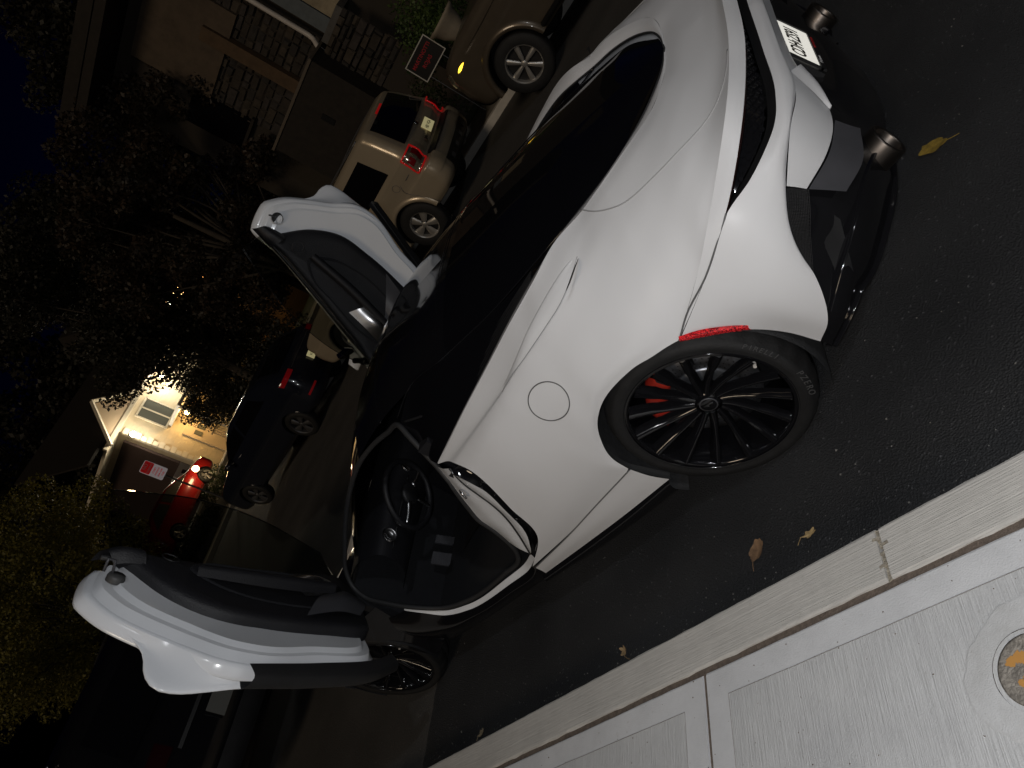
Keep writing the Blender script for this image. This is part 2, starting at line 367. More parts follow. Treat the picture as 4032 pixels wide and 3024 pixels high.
    eb = MB(); eb.lathe([(0.0, .05), (.0515, .05)], 24, (0, 0, 0), 'x'); b2 = eb.build('exhaust_bore', BPLAST, eo)
    # arch return flange and liner
    A = curve(ARCH, 90); A2 = A.copy(); A2[:, 1] -= .035; ctr = np.array((0, 0, .352)); d = A - ctr; d[:, 1] = 0; A2 -= d * .0
    gpatch('arch_flange', [A, A + (A2 - A) * .3 + d * .012, A2 + d * .02], 6, 90, pmat('arch_lip_dark', (.03, .03, .03), .6), car, -s)
    ths = np.linspace(R_(-32), R_(212), 50)
    ln = [[(.395 * math.cos(t), y, .352 + .375 * math.sin(t)) for t in ths] for y in (.985, .90, .75, .62)]
    gpatch('wheel_arch_liner', ln, 8, 60, pmat('liner_felt', (.02, .02, .021), .9, noise=.5, nscale=40, bump=.5, bscale=90), car, s)
    MB().prism_y([(.40 * math.cos(t), .352 + .38 * math.sin(t)) for t in np.linspace(0, 2 * math.pi, 32, endpoint=False)], s * .60, s * .615).build('inner_arch_wall', BPLAST, car)
    # red side marker on the arch edge
    rm = [[(-.218,1.000,.660),(-.262,.995,.620),(-.318,.986,.562),(-.357,.977,.512)], [(-.222,1.004,.668),(-.268,1.001,.636),(-.328,.993,.574),(-.360,.980,.525)], [(-.228,.999,.677),(-.276,.996,.647),(-.340,.989,.580),(-.366,.978,.532)]]
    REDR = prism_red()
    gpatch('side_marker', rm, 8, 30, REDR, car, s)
    # sill: white lower panel, black blade
    SN = [[(.350,1.006,.410),(.340,1.002,.330),(.318,.997,.262)], [(.590,1.004,.378),(.600,1.003,.310),(.600,.995,.250)], [(.822,1.003,.344),(.840,1.001,.295),(.850,.992,.246)], [(1.140,.997,.308),(1.150,.992,.272),(1.165,.985,.242)]]
    gpatch('sill_panel', SN, 40, 14, SATIN, car, s)
    gpatch('sill_blade', [[(.330,.992,.258),(.600,.988,.246),(.850,.985,.242),(1.20,.978,.238)], [(.340,1.000,.235),(.600,1.000,.222),(.850,.998,.216),(1.215,.990,.214)], [(.360,.985,.190),(.600,.985,.180),(.850,.985,.178),(1.215,.975,.190)], [(.380,.90,.17),(.600,.90,.165),(.850,.90,.165),(1.20,.90,.175)]], 14, 40, GBLACK, car, s)
    # seams
    line('panel_gap', [(-.2165,.9975,.664),(-.3,.985,.705),(-.425,.9695,.7425),(-.52,.947,.782),(-.588,.924,.811)], .0028, SEAM, car, s)
    line('panel_gap', [(.351,1.0075,.4125),(.590,1.0055,.380),(.822,1.0045,.3465),(1.145,.9975,.310)], .0024, SEAM, car, s)
    return s

QS = patch(QNET, 150, 90)
def qpt(u, v):                      # a point on the quarter panel, u along, v from glass edge outwards
    i = min(max(u, 0), 1) * 149; j = min(max(v, 0), 1) * 89; i0 = min(int(i), 148); j0 = min(int(j), 88); a, b = i - i0, j - j0
    return (QS[i0, j0] * (1 - a) * (1 - b) + QS[i0 + 1, j0] * a * (1 - b) + QS[i0, j0 + 1] * (1 - a) * b + QS[i0 + 1, j0 + 1] * a * b)
def qnear(p):
    d = np.linalg.norm(QS - np.array(p), axis=2); k = np.unravel_index(d.argmin(), d.shape)
    i, j = k; du = QS[min(i + 1, 149), j] - QS[max(i - 1, 0), j]; dv = QS[i, min(j + 1, 89)] - QS[i, max(j - 1, 0)]
    n = np.cross(du, dv); n /= np.linalg.norm(n) + 1e-9
    if n[1] < 0 and n[2] < 0: n = -n
    if n[2] < -.2 or (abs(n[2]) < .2 and n[1] < 0): n = -n
    t = (np.array(p) - QS[i, j]) @ n
    return np.array(p) - t * n, n
for s in (1, -1): side_parts(s)
# tailgate shut line on the deck
hs = [(-.197,.590,1.015),(-.261,.659,1.0),(-.343,.705,.985),(-.474,.702,.965),(-.616,.663,.945),(-.70,.605,.930),(-.748,.53,.918),(-.78,.40,.914)]
hs = [qnear(p)[0] + qnear(p)[1] * .0005 for p in curve(hs, 40)]
for s in (1, -1): line('tailgate_gap', hs, .0024, SEAML, car, s, 60)  # lighter grey paints the edge highlight into the shut line
# fuel flap: a round lid with its gap
fc, fn = qnear((.262, .972, .815)); fn = fn / np.linalg.norm(fn)
tu = np.cross(fn, (0, 0, 1)); tu /= np.linalg.norm(tu); tv = np.cross(fn, tu)
ringp = []
for k in range(64):
    a = 2 * math.pi * k / 64; q = fc + (tu * math.cos(a) * 1.2 + tv * math.sin(a)) * .070; w, nn = qnear(q); ringp.append(w + nn * .0006)
MB().tube(ringp, .0022, 6, True).build('fuel_flap_gap', SEAM, car, True)
# the intake blade on the shoulder; black sheets stand in for its shaded opening
LU = [(.40,.880,.930),(.332,.874,.940),(.22,.862,.963),(.132,.848,.982),(.05,.826,.993),(-.026,.796,.999),(-.09,.765,.998),(-.138,.738,.990)]
LV = [(.385,.892,.930),(.302,.896,.946),(.22,.893,.951),(.137,.885,.957),(.06,.873,.962),(-.031,.850,.968),(-.09,.808,.976),(-.142,.748,.986)]
for s in (1, -1):
    # white inner slope from the shoulder crest down to the glass
    gpatch('shoulder_inner', [SIN, [tuple((np.array(a) + np.array(b[0])) / 2 + np.array((0, 0, .004))) for a, b in zip(SIN, _c)], [b[0] for b in _c]], 6, 90, SATIN, car, -s)
    U, V = curve(LU, 30), curve(LV, 30); k = np.sin(np.linspace(0, math.pi, 30)) ** .7
    T_ = U + np.outer(k, (0, .002, .009)); Mid = (T_ + V) / 2 + np.outer(k, (0, .007, .005))
    gpatch('intake_blade', [T_ + np.array((0, -.002, 0)), T_ + np.array((0, .003, .001)), Mid, V + np.array((0, .004, .002))], 10, 40, SATIN, car, s)
    line('intake_gap', [tuple(p) for p in V + np.array((0, .005, .002))], .0012, SEAML, car, s)
    if s < 0: gpatch('intake_mouth', [T_[8:29] + np.array((0, -.003, -.004)), T_[8:29] * np.array((1, 1, 1)) - np.outer(k[8:29], (0, .035, .004)), U[8:29] - np.outer(k[8:29], (0, .066, -.026))], 6, 24, pmat('void_black', (.002, .002, .002), .9), car, s)
    gpatch('intake_mouth', [np.array([(-.075,.852,.979),(-.096,.846,.986),(-.122,.820,.990),(-.136,.757,.981)]) + np.array((-.009, .010, .006)), np.array([(-.082,.857,.981),(-.112,.852,.988),(-.138,.825,.992),(-.140,.759,.981)]) + np.array((-.009, .010, .006))], 4, 24, pmat('void_black', (.002, .002, .002), .9), car, s)

# ---------------- greenhouse: roof, side glass and tailgate glass
GH = [
 [(2.42,0,.775),(2.40,.30,.768),(2.34,.55,.752),(2.24,.72,.742)],
 [(2.10,0,.955),(2.09,.27,.945),(2.05,.50,.915),(2.00,.64,.900)],
 [(1.82,0,1.090),(1.81,.25,1.080),(1.79,.46,1.045),(1.76,.585,1.015)],
 [(1.52,0,1.180),(1.52,.24,1.170),(1.51,.44,1.135),(1.50,.560,1.095)],
 [(1.22,0,1.212),(1.22,.24,1.203),(1.22,.44,1.165),(1.22,.560,1.115)],
 [(.92,0,1.205),(.92,.24,1.196),(.92,.44,1.160),(.93,.570,1.105)],
 [(.60,0,1.172),(.60,.24,1.164),(.61,.45,1.128),(.64,.600,1.080)],
 [(.30,0,1.126),(.30,.24,1.116),(.32,.44,1.083),(.36,.600,1.045)],
 [(.02,0,1.074),(.02,.23,1.064),(.03,.42,1.036),(.03,.545,1.010)],
 [(-.26,0,1.018),(-.26,.20,1.012),(-.25,.36,.998),(-.24,.462,.983)],
 [(-.46,0,.975),(-.45,.14,.971),(-.43,.25,.966),(-.41,.345,.968)],
 [(-.567,0,.951),(-.56,.05,.951),(-.552,.10,.953),(-.545,.13,.954)]]
for s in (1, -1):
    gpatch('roof_panel', GH[3:7], 40, 40, GBLACK, car, s)
    gpatch('tailgate_glass', GH[6:], 60, 40, DGLASS, car, s)
    gpatch('windscreen', GH[:4], 40, 30, DGLASS, car, s)
    # side glass / buttress infill between roof edge and belt line
    SG = [[(1.052,.640,1.069),(1.06,.70,.985),(1.03,.780,.915)],
          [(.93,.5705,1.105),(.955,.70,1.01),(.959,.832,.900)],
          [(.64,.601,1.080),(.65,.70,1.02),(.640,.788,.954)],
          [(.36,.601,1.045),(.38,.68,1.015),(.430,.743,.981)],
          [(.20,.585,1.026),(.20,.64,1.018),(.22,.693,1.009)],
          [(.03,.546,1.010),(.03,.585,1.015),(.04,.633,1.019)],
          [(-.10,.515,.998),(-.095,.535,1.002),(-.09,.563,1.011)]]
    gpatch('quarter_window', SG, 50, 16, DGLASS, car, s)
    line('roof_gutter', [(1.06,.62,1.085),(.93,.572,1.108),(.64,.603,1.083),(.36,.603,1.048),(.03,.549,1.014),(-.10,.518,1.0),(-.20,.513,.997)], .003, GBLACK, car, s, 60)
    line('glass_edge_seal', [tuple(np.array(q) + np.array((0, 0, .002))) for q in SIN], .004, SEALM, car, s, 90)
    # fine mesh strip beside the glass
    ms = [[(.74,.745,.975),(.50,.705,1.002),(.30,.655,1.018),(.10,.590,1.020)], [(.72,.778,.948),(.47,.748,.980),(.28,.706,1.004),(.10,.650,1.018)]]
    G = mir(patch(ms, 6, 90), s) + np.array((0, 0, .001)); mb = MB()
    for i in range(6): mb.tube(G[i], .0014, 4)
    for j in range(90): mb.tube(G[:, j], .0012, 3)
    o = mb.build('deck_vent_mesh', BPLAST, car); o['kind'] = 'stuff'
    line('window_divider', [(1.02,.655,1.062),(.80,.72,.985),(.72,.775,.955)], .006, BPLAST, car, s, 20)
line('roof_joint', [(1.20,.565,1.113),(1.21,.44,1.166),(1.22,.24,1.205),(1.22,0,1.2135),(1.22,-.24,1.205),(1.21,-.44,1.166),(1.20,-.565,1.113)], .0018, GBLACK, car, 1, 40)
line('tailgate_joint', [(.62,.60,1.083),(.64,.44,1.136),(.66,.24,1.175),(.66,0,1.182),(.66,-.24,1.175),(.64,-.44,1.136),(.62,-.60,1.083)], .0018, GBLACK, car, 1, 40)

# ---------------- door aperture: jambs, seals, intake
JE = [(.903,.900,.852),(.882,.925,.764),(.878,.935,.715),(.927,.950,.583),(.965,.955,.498),(.999,.960,.446),(1.069,.965,.381)]
S2 = [(.911,.875,.868),(.930,.900,.791),(.938,.915,.717),(.954,.930,.621),(.986,.935,.549),(1.042,.940,.462),(1.127,.950,.347)]
SM = [(1.025,.800,.878),(1.025,.845,.814),(1.069,.860,.740),(1.106,.870,.675),(1.142,.880,.604),(1.150,.890,.533),(1.176,.900,.440)]
QE = [(.838,.899,.879),(.785,.944,.832),(.785,.971,.755),(.812,.982,.685),(.844,.989,.611),(.925,.999,.438),(1.04,.994,.375)]
AP = [(1.025,.800,.878),(1.052,.690,1.02),(1.075,.640,1.066),(1.194,.600,1.072),(1.336,.575,1.082),(1.509,.570,1.080),(1.70,.575,1.045),(1.889,.620,.985),(2.062,.680,.905),(2.190,.740,.830),(2.225,.790,.760),(2.200,.830,.700),(2.108,.870,.600),(1.998,.895,.480),(1.900,.900,.379),(1.764,.900,.325),(1.416,.900,.309),(1.27,.905,.325),(1.200,.903,.390),(1.176,.900,.440),(1.150,.890,.533),(1.142,.880,.604),(1.106,.870,.675),(1.069,.860,.740),(1.025,.845,.814)]
for s in (1, -1):
    gpatch('door_jamb', [JE, [tuple((np.array(a) + np.array(b)) / 2 + np.array((-.004, .004, 0))) for a, b in zip(JE, S2)], S2], 10, 50, GWHITE, car, -s)
    gpatch('pillar_trim', [S2, [tuple((np.array(a) + np.array(b)) / 2 + np.array((-.006, .010, 0))) for a, b in zip(S2, SM)], SM], 12, 50, GWHITE, car, -s)
    gpatch('side_intake', [QE, [tuple((np.array(a) + np.array(b)) / 2 + np.array((.02, -.05, 0))) for a, b in zip(QE, JE)], JE], 10, 50, GBLACK, car, -s)
    for k in (.22, .35, .62):
        P = curve(QE, 101)[int(k * 100)]; Q = curve(JE, 101)[int(k * 100)]
        MB().tube(mir([P + np.array((.004, -.006, 0)), Q + np.array((-.002, -.004, 0))], s), .004, 6).build('intake_vane', GBLACK, car, True)
    line('jamb_seal', S2, .0055, SEALM, car, s, 50)
    line('aperture_seal', AP, .0125, SEALM, car, s, 140, True, 8)
    # sill tread: white edge below the aperture, black outer sill
    SW = [(2.06,.885,.53),(1.99,.897,.455),(1.92,.905,.372),(1.77,.912,.312),(1.42,.918,.296),(1.25,.925,.305),(1.127,.950,.347)]
    SW2 = [(2.07,.895,.515),(2.00,.910,.440),(1.93,.920,.355),(1.77,.930,.293),(1.42,.940,.276),(1.24,.950,.284),(1.115,.970,.330)]
    gpatch('sill_edge', [SW, SW2], 4, 60, GWHITE, car, s)
    gpatch('outer_sill', [SW2, [(2.30,.90,.55),(2.20,.93,.40),(2.02,.945,.29),(1.78,.95,.25),(1.42,.96,.24),(1.25,.97,.245),(1.15,.978,.27)], [(2.28,.87,.22),(2.2,.89,.19),(2.02,.90,.17),(1.78,.91,.165),(1.42,.92,.165),(1.25,.93,.168),(1.16,.94,.17)]], 14, 60, GBLACK, car, s)
    # striker and maker's plates on the pillar
    MB().tube(mir(curve([(.985,.895,.775),(.975,.915,.770),(.985,.918,.745),(.998,.905,.742)], 12), s), .006, 6).build('door_striker', SILV, car, True)
st = frame((1.035, .925, .545), (.35, .12, -.93), (.5, .85, .1))
o = MB().box((0, 0, 0), (.055, .034, .002)).build('pillar_sticker', pmat('sticker_black', (.02, .02, .02), .4), car); o.matrix_local = frame((1.092, .925, .462), (.35, .1, -.92), (.75, -.35, .25))
o = MB().box((0, 0, 0), (.020, .016, .002)).build('pillar_sticker', pmat('sticker_yellow', (.35, .22, .03), .5), car); o.matrix_local = frame((1.035, .918, .575), (.3, .1, -.92), (.75, -.35, .25))

# ---------------- cabin
MB().box((1.55, 0, .235), (1.5, 1.78, .05)).build('floor_pan', CARPET, car)
MB().box((2.27, 0, .48), (.06, 1.70, .55)).build('firewall', CARPET, car)
MB().box((.98, 0, .60), (.08, 1.55, .75)).build('bulkhead', LEATH, car)
dash = [[(2.25,-.78,.78),(2.28,-.4,.80),(2.28,0,.81),(2.28,.4,.80),(2.25,.78,.78)], [(2.02,-.76,.82),(2.04,-.4,.84),(2.04,0,.85),(2.04,.4,.84),(2.02,.76,.82)], [(1.90,-.75,.76),(1.90,-.4,.78),(1.88,0,.79),(1.90,.4,.78),(1.90,.75,.76)], [(1.95,-.74,.62),(1.95,-.4,.63),(1.90,0,.63),(1.95,.4,.63),(1.95,.74,.62)], [(2.15,-.74,.52),(2.15,-.4,.52),(2.10,0,.52),(2.15,.4,.52),(2.15,.74,.52)]]
gpatch('dashboard', dash, 30, 30, LEATH, car)
MB().prism_y([(1.05,.26),(2.1,.26),(2.05,.56),(1.75,.58),(1.5,.50),(1.05,.50)], -.11, .11).build('centre_console', LEATH, car)
def seat(y):
    mb = MB()
    st_ = [[(1.72,y-.24,.40),(1.72,y-.12,.40),(1.73,y,.40),(1.72,y+.12,.40),(1.72,y+.24,.40)], [(1.45,y-.26,.46),(1.45,y-.15,.40),(1.45,y,.39),(1.45,y+.15,.40),(1.45,y+.26,.46)], [(1.24,y-.25,.48),(1.22,y-.15,.40),(1.21,y,.39),(1.22,y+.15,.40),(1.24,y+.25,.48)], [(1.14,y-.25,.66),(1.10,y-.15,.62),(1.09,y,.62),(1.10,y+.15,.62),(1.14,y+.25,.66)], [(1.04,y-.22,.92),(1.01,y-.13,.90),(1.0,y,.90),(1.01,y+.13,.90),(1.04,y+.22,.92)], [(1.01,y-.10,1.03),(.98,y-.05,1.05),(.98,y,1.05),(.98,y+.05,1.05),(1.01,y+.10,1.03)]]
    return gpatch('seat', st_, 40, 24, LEATH, car)
seat(.42); seat(-.42)
sw = empty('steering_wheel', (1.80, .42, .72)); sw.parent = car; sw.rotation_euler = (0, R_(66), 0)
a = np.linspace(0, 2 * math.pi, 40, endpoint=False)
MB().tube([(.178 * math.cos(t) * (0.93 if math.cos(t) > .6 else 1), .178 * math.sin(t), 0) for t in a], .016, 8, True).build('wheel_rim', LEATH, sw, True)
MB().lathe([(0, -.02), (.055, -.02), (.062, -.005), (.05, .012), (0, .016)], 24, axis='z').build('wheel_hub', BPLAST, sw, True)
for y1 in (-.165, .165):
    MB().tube(curve([(0, y1 * .3, -.01), (.02, y1 * .7, -.008), (.03, y1, 0)], 8), .011, 6, taper=[.018, .016, .014, .013, .012, .011, .010, .010]).build('wheel_spoke', SILV, sw, True)
MB().tube(curve([(.05, 0, -.01), (.12, -.015, -.008), (.172, -.03, 0)], 8), .010, 6).build('wheel_spoke', SILV, sw, True)
for (x, y, z, w) in ((2.10,.52,.36,.075),(2.10,.40,.36,.05)):
    p = MB(); p.box((0, 0, 0), (.012, w, .10))
    for k in range(5): p.box((-.010, 0, -.05 + k * .022), (.006, w * .9, .010))
    o = p.build('pedal', GREYP, car); o.location = (x, y, z); o.rotation_euler = (0, R_(25), 0)
for (x, y, z) in ((1.885,.64,.745),(1.875,.20,.745)):
    MB().lathe([(.034, 0), (.040, .006), (.036, .012), (.024, .006), (.020, .012), (0, .012)], 24, axis='x').build('air_vent', SILV, car, True).location = (x - .015, y, z)
line('dash_trim', [(1.915,.73,.70),(1.895,.5,.715),(1.885,.25,.72)], .005, SILV, car, 1, 20)

# ---------------- wheels
def make_wheel(R0, W, Rr, name='wheel'):
    """local frame: axis y, outer face +y at y=0"""
    rim = MB(); rim.lathe([(Rr, 0), (Rr + .004, -.006), (Rr - .004, -.012), (Rr - .012, -.004), (Rr - .016, -.02), (Rr - .022, -.06), (Rr - .03, -.16), (Rr - .012, -W + .02)], 96)
    w = rim.build(name, RIMB, car, True)
    n = 120; prof = [(Rr - .008, -W + .02), (Rr + .012, -W + .004), (Rr + .04, -W - .006), (R0 - .022, -W + .002), (R0 - .004, -W + .03), (R0, -W + .055), (R0, -W * .68), (R0 - .007, -W * .675), (R0 - .007, -W * .64), (R0, -W * .635), (R0 + .001, -W * .40), (R0 - .007, -W * .395), (R0 - .007, -W * .355), (R0, -W * .35), (R0 - .002, -.060), (R0 - .006, -.040), (R0 - .014, -.023), (R0 - .027, -.008), (Rr + (R0 - Rr) * .5, .003), (Rr + .016, .001), (Rr + .006, -.002), (Rr - .003, -.004)]
    ty = MB(); ty.lathe(prof, n); m = len(prof)
    for k in range(n):
        if k % 4 == 0:
            for j in (14, 15, 16, 4):
                x, y, z = ty.v[k * m + j]; r = math.hypot(x, z); q = (r - .006) / r; ty.v[k * m + j] = (x * q, y, z * q)
    ty.build('tyre', RUBBER, w, True)
    return w
def make_spokes(w, Rr, n=15, depth=.055):
    P = []
    for k in range(10):
        u = k / 9; r = .045 + (Rr - .018 - .045) * u
        sweep = -.16 * (1 - u) ** 1.6 + .02
        hw = .012 + .004 * (1 - u) + (.009 * u if u > .6 else 0)
        yf = -depth + (depth - .006) * (u ** 1.5)
        a = sweep; ca, sa = math.cos(a), math.sin(a)
        def pt(off, y): return (r * ca - off * sa, y, r * sa + off * ca)
        P.append([pt(-hw, yf - .030), pt(-hw * .75, yf - .004), pt(-hw * .15, yf + .004), pt(hw * .5, yf - .008), pt(hw, yf - .032)])
    V = [p for row in P for p in row]; F = []
    for i in range(9):
        for j in range(4): F.append((i * 5 + j, i * 5 + j + 1, i * 5 + j + 6, i * 5 + j + 5))
    sp = mk('spoke', V, F, RIMB, w, True)
    for k in range(1, n):
        o = bpy.data.objects.new('spoke', sp.data); COL.objects.link(o); o.parent = w; o.rotation_euler = (0, 2 * math.pi * k / n, 0)
    MB().lathe([(0, -depth + .004), (.026, -depth + .004), (.030, -depth + .001), (.031, -depth - .02)], 32).build('hub_cap', GBLACK, w, True)
    MB().lathe([(.030, -depth - .002), (.05, -depth - .01), (.062, -depth - .04)], 32).build('hub', RIMB, w, True)
    MB().lathe([(.027, -depth + .0045), (.0315, -depth + .0045), (.0315, -depth + .002)], 32).build('hub_ring', GREYP, w, True)
    sw_ = [(-.017, -.004), (-.006, .003), (.006, .006), (.017, .006), (.010, .002), (.003, -.006), (.001, -.001), (-.008, -.001)]
    lg = MB(); lg.prism_y([(x, z) for x, z in sw_], -depth + .0045, -depth + .006); lg.build('hub_emblem', SILV, w)
    for k in range(5):
        t = 2 * math.pi * (k + .5) / 5; MB().lathe([(0, 0), (.009, 0), (.009, -.02)], 8, (.052 * math.cos(t), -depth - .012, .052 * math.sin(t))).build('wheel_bolt', DISC, w, True)
def make_brake(w, rd, ang, depth):
    d = MB(); d.lathe([(.105, -depth - .055), (rd, -depth - .055), (rd, -depth - .085), (.105, -depth - .085)], 72, closed=True); dd = d.build('brake_disc', pmat('disc_face', (.10, .10, .105), .5, metal=.8, noise=.4, nscale=70), w, True)
    MB().lathe([(.07, -depth - .045), (.108, -depth - .048), (.118, -depth - .053), (.118, -depth - .058)], 60).build('disc_bell', DISC, w, True)
    hm = MB()
    for k in range(48):
        for q, r in enumerate((.125, .142, .160)):
            t = 2 * math.pi * (k + .33 * q) / 48
            if r < rd - .01: hm.lathe([(0, 0), (.0032, 0)], 6, (r * math.cos(t), -depth - .0542, r * math.sin(t)))
    o = hm.build('disc_drilling', pmat('void_black', (.002, .002, .002), .9), w); o['kind'] = 'stuff'
    ts = np.linspace(ang - .62, ang + .62, 14); G = []
    for t in ts:
        e = abs(t - ang) / .62; t2 = .012 * e ** 4
        G.append([(r * math.cos(t), y, r * math.sin(t)) for r, y in ((.125 + t2, -depth - .09), (.125 + t2, -depth - .038), (.145, -depth - .026), (rd + .004, -depth - .026), (rd + .022 - t2, -depth - .040), (rd + .022 - t2, -depth - .10))])
    MB().grid(np.array(G)).build('brake_caliper', CALR, w, True)
def lettering(w, txt, rad, ang0, size, spread, flip=False):
    """raised sidewall letters along an arc; ang measured in the wheel's xz plane"""
    for i, ch in enumerate(txt):
        if ch == ' ': continue
        t = ang0 + (i - (len(txt) - 1) / 2) * spread
        rd = Vector((math.cos(t), 0, math.sin(t))); tg = Vector((-math.sin(t), 0, math.cos(t)))
        text_part('sidewall_letter', ch, size, pmat('letter_grey', (.055, .055, .055), .5), w, frame(tuple(rd * rad + Vector((0, .0042, 0))), tuple(tg), tuple(rd)) , .0005)
wheels = []
for (x, y, R0, W, Rr, rz, ca) in ((0, .972, .352, .295, .281, 0, .72), (2.675, .945, .333, .235, .268, R_(4), 2.2)):
    w = make_wheel(R0, W, Rr); w.location = (x, y, R0); w.rotation_euler = (0, 0, rz)
    make_spokes(w, Rr); make_brake(w, .185 if x < 1 else .19, ca, .055)
    if x < 1:
        lettering(w, 'PIRELLI', .322, R_(166), .027, .055)
        lettering(w, 'PZERO', .322, R_(203), .030, .075)
    MB().lathe([(.006, 0), (.006, .02), (0, .02)], 6, ((Rr - .035) * math.cos(R_(172)), -.03, (Rr - .035) * math.sin(R_(172)))).build('valve_cap', pmat('valve_white', (.55, .52, .48), .5), w)
    # the far side's wheel
    def dupm(o, par):
        c_ = o.copy(); COL.objects.link(c_); c_.parent = par
        for ch in list(o.children): dupm(ch, c_)
        return c_
    w2 = dupm(w, car); w2.location = (x, -y, R0); w2.rotation_euler = (0, 0, math.pi + rz)

# ---------------- number plate
pl = MB(); pl.box((0, 0, 0), (.305, .152, .003)); plate = pl.build('number_plate', pmat('plate_white_sheeting', (.86, .85, .78), .45, emit=(1, .97, .88), estr=.55), car)  # plate emission stands in for lamplight thrown straight back
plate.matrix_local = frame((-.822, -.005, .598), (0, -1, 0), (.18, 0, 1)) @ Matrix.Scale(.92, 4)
PT = pmat('plate_ink', (.03, .028, .02), .6)
text_part('plate_characters', 'CDH 4 ZS91'.replace(' 4 ', ' '), .085, PT, plate, Matrix.Translation((0, .0, .0022)), .0004, .0016, .64)
MB().box((0, 0, .0022), (.006, .03, .001)).build('plate_crest', PT, plate)
fr = MB()
fr.box((0, -.087, .002), (.33, .022, .008)); fr.box((0, .079, .002), (.33, .008, .008)); fr.box((-.159, 0, .002), (.012, .17, .008)); fr.box((.159, 0, .002), (.012, .17, .008))
fo = fr.build('plate_frame', BPLAST, plate)
MB().box((0, 0, -.020), (.36, .19, .03)).build('plate_holder', BPLAST, plate)
text_part('frame_lettering', 'RAY CATENA', .016, pmat('frame_red', (.35, .01, .01), .5), plate, Matrix.Translation((.07, -.087, .0065)), .0003)
text_part('frame_lettering', 'McLaren', .018, pmat('frame_white', (.5, .5, .5), .5), plate, Matrix.Translation((-.08, -.087, .0065)), .0003)
text_part('tail_badge', 'McLaren', .030, GREYP, car, frame((-.823, 0, .895), (0, -1, 0), (.25, 0, 1)), .001)

# ---------------- front body (seen only past the doors)
FN = [[(2.42,0,.755),(2.39,.45,.75),(2.35,.72,.74),(2.33,.86,.69),(2.32,.90,.62)],
      [(2.55,0,.74),(2.52,.40,.745),(2.48,.70,.79),(2.46,.90,.76),(2.44,.965,.68)],
      [(2.80,0,.70),(2.78,.38,.705),(2.74,.68,.775),(2.70,.90,.755),(2.68,.965,.695)],
      [(3.10,0,.63),(3.08,.36,.635),(3.04,.64,.68),(2.98,.86,.67),(2.94,.945,.62)],
      [(3.40,0,.53),(3.37,.34,.53),(3.30,.60,.54),(3.20,.80,.54),(3.10,.905,.50)],
      [(3.66,0,.40),(3.62,.34,.40),(3.52,.62,.40),(3.38,.80,.40),(3.20,.905,.38)]]
for s in (1, -1):
    gpatch('front_body', FN[1:], 60, 40, SATIN, car, s); gpatch('scuttle', FN[:2], 10, 30, GBLACK, car, s)
    gpatch('front_bumper', [[f for f in FN[-1]], [(3.72,0,.28),(3.68,.34,.28),(3.56,.62,.28),(3.42,.78,.28),(3.26,.86,.28)], [(3.66,0,.17),(3.62,.34,.17),(3.50,.60,.17),(3.38,.74,.18),(3.26,.82,.20)]], 14, 30, SATIN, car, s)
    ths = np.linspace(R_(-25), R_(205), 40)
    gpatch('front_arch_liner', [[(2.675 + .37 * math.cos(t), y, .333 + .365 * math.sin(t)) for t in ths] for y in (.95, .80, .65)], 6, 40, BPLAST, car, s)
    gpatch('front_fender_structure', [[(2.16,.885,.64),(2.20,.90,.45),(2.24,.90,.2)],[(2.30,.93,.67),(2.31,.94,.45),(2.30,.93,.2)],[(2.44,.962,.68),(2.36,.955,.50),(2.335,.945,.25)]], 12, 20, GBLACK, car, s)
MB().box((1.5, 0, .16), (3.8, 1.5, .04)).build('underfloor', BPLAST, car)
gpatch('tub_side', [[(.95,.88,.85),(1.0,.86,.2)],[(.60,.86,.85),(.6,.86,.2)]], 4, 4, BPLAST, car)
# ---------------- doors, built shut and swung up on their hinges
DOUT = [(1.0,.952),(.982,.95),(.968,.935),(.925,.87),(.897,.81),(.889,.785),(.895,.755),(.93,.66),(1.0,.56),(1.10,.44),(1.215,.29),(1.32,.235),(1.60,.215),(1.95,.21),(2.05,.34),(2.15,.50),(2.235,.68),(2.21,.835),(1.90,.865),(1.5,.885),(1.15,.915)]
DTRM = [(1.05,.925),(1.09,.825),(1.17,.66),(1.30,.525),(1.50,.445),(1.77,.380),(1.98,.355),(2.10,.50),(2.19,.66),(2.19,.825),(1.90,.850),(1.5,.872),(1.15,.905)]
def closed_curve(pts, n):
    P = np.array(pts + pts[:3], float); k = len(pts)
    t = knots(P); full = hermite(P, t, np.linspace(t[1], t[k + 1], n, endpoint=False)); return full
def ysurf(x, z):           # outer skin half width
    return 1.005 - .22 * max(0, z - .55) ** 1.7 - .10 * max(0, .45 - z) - .035 * max(0, x - 1.5)
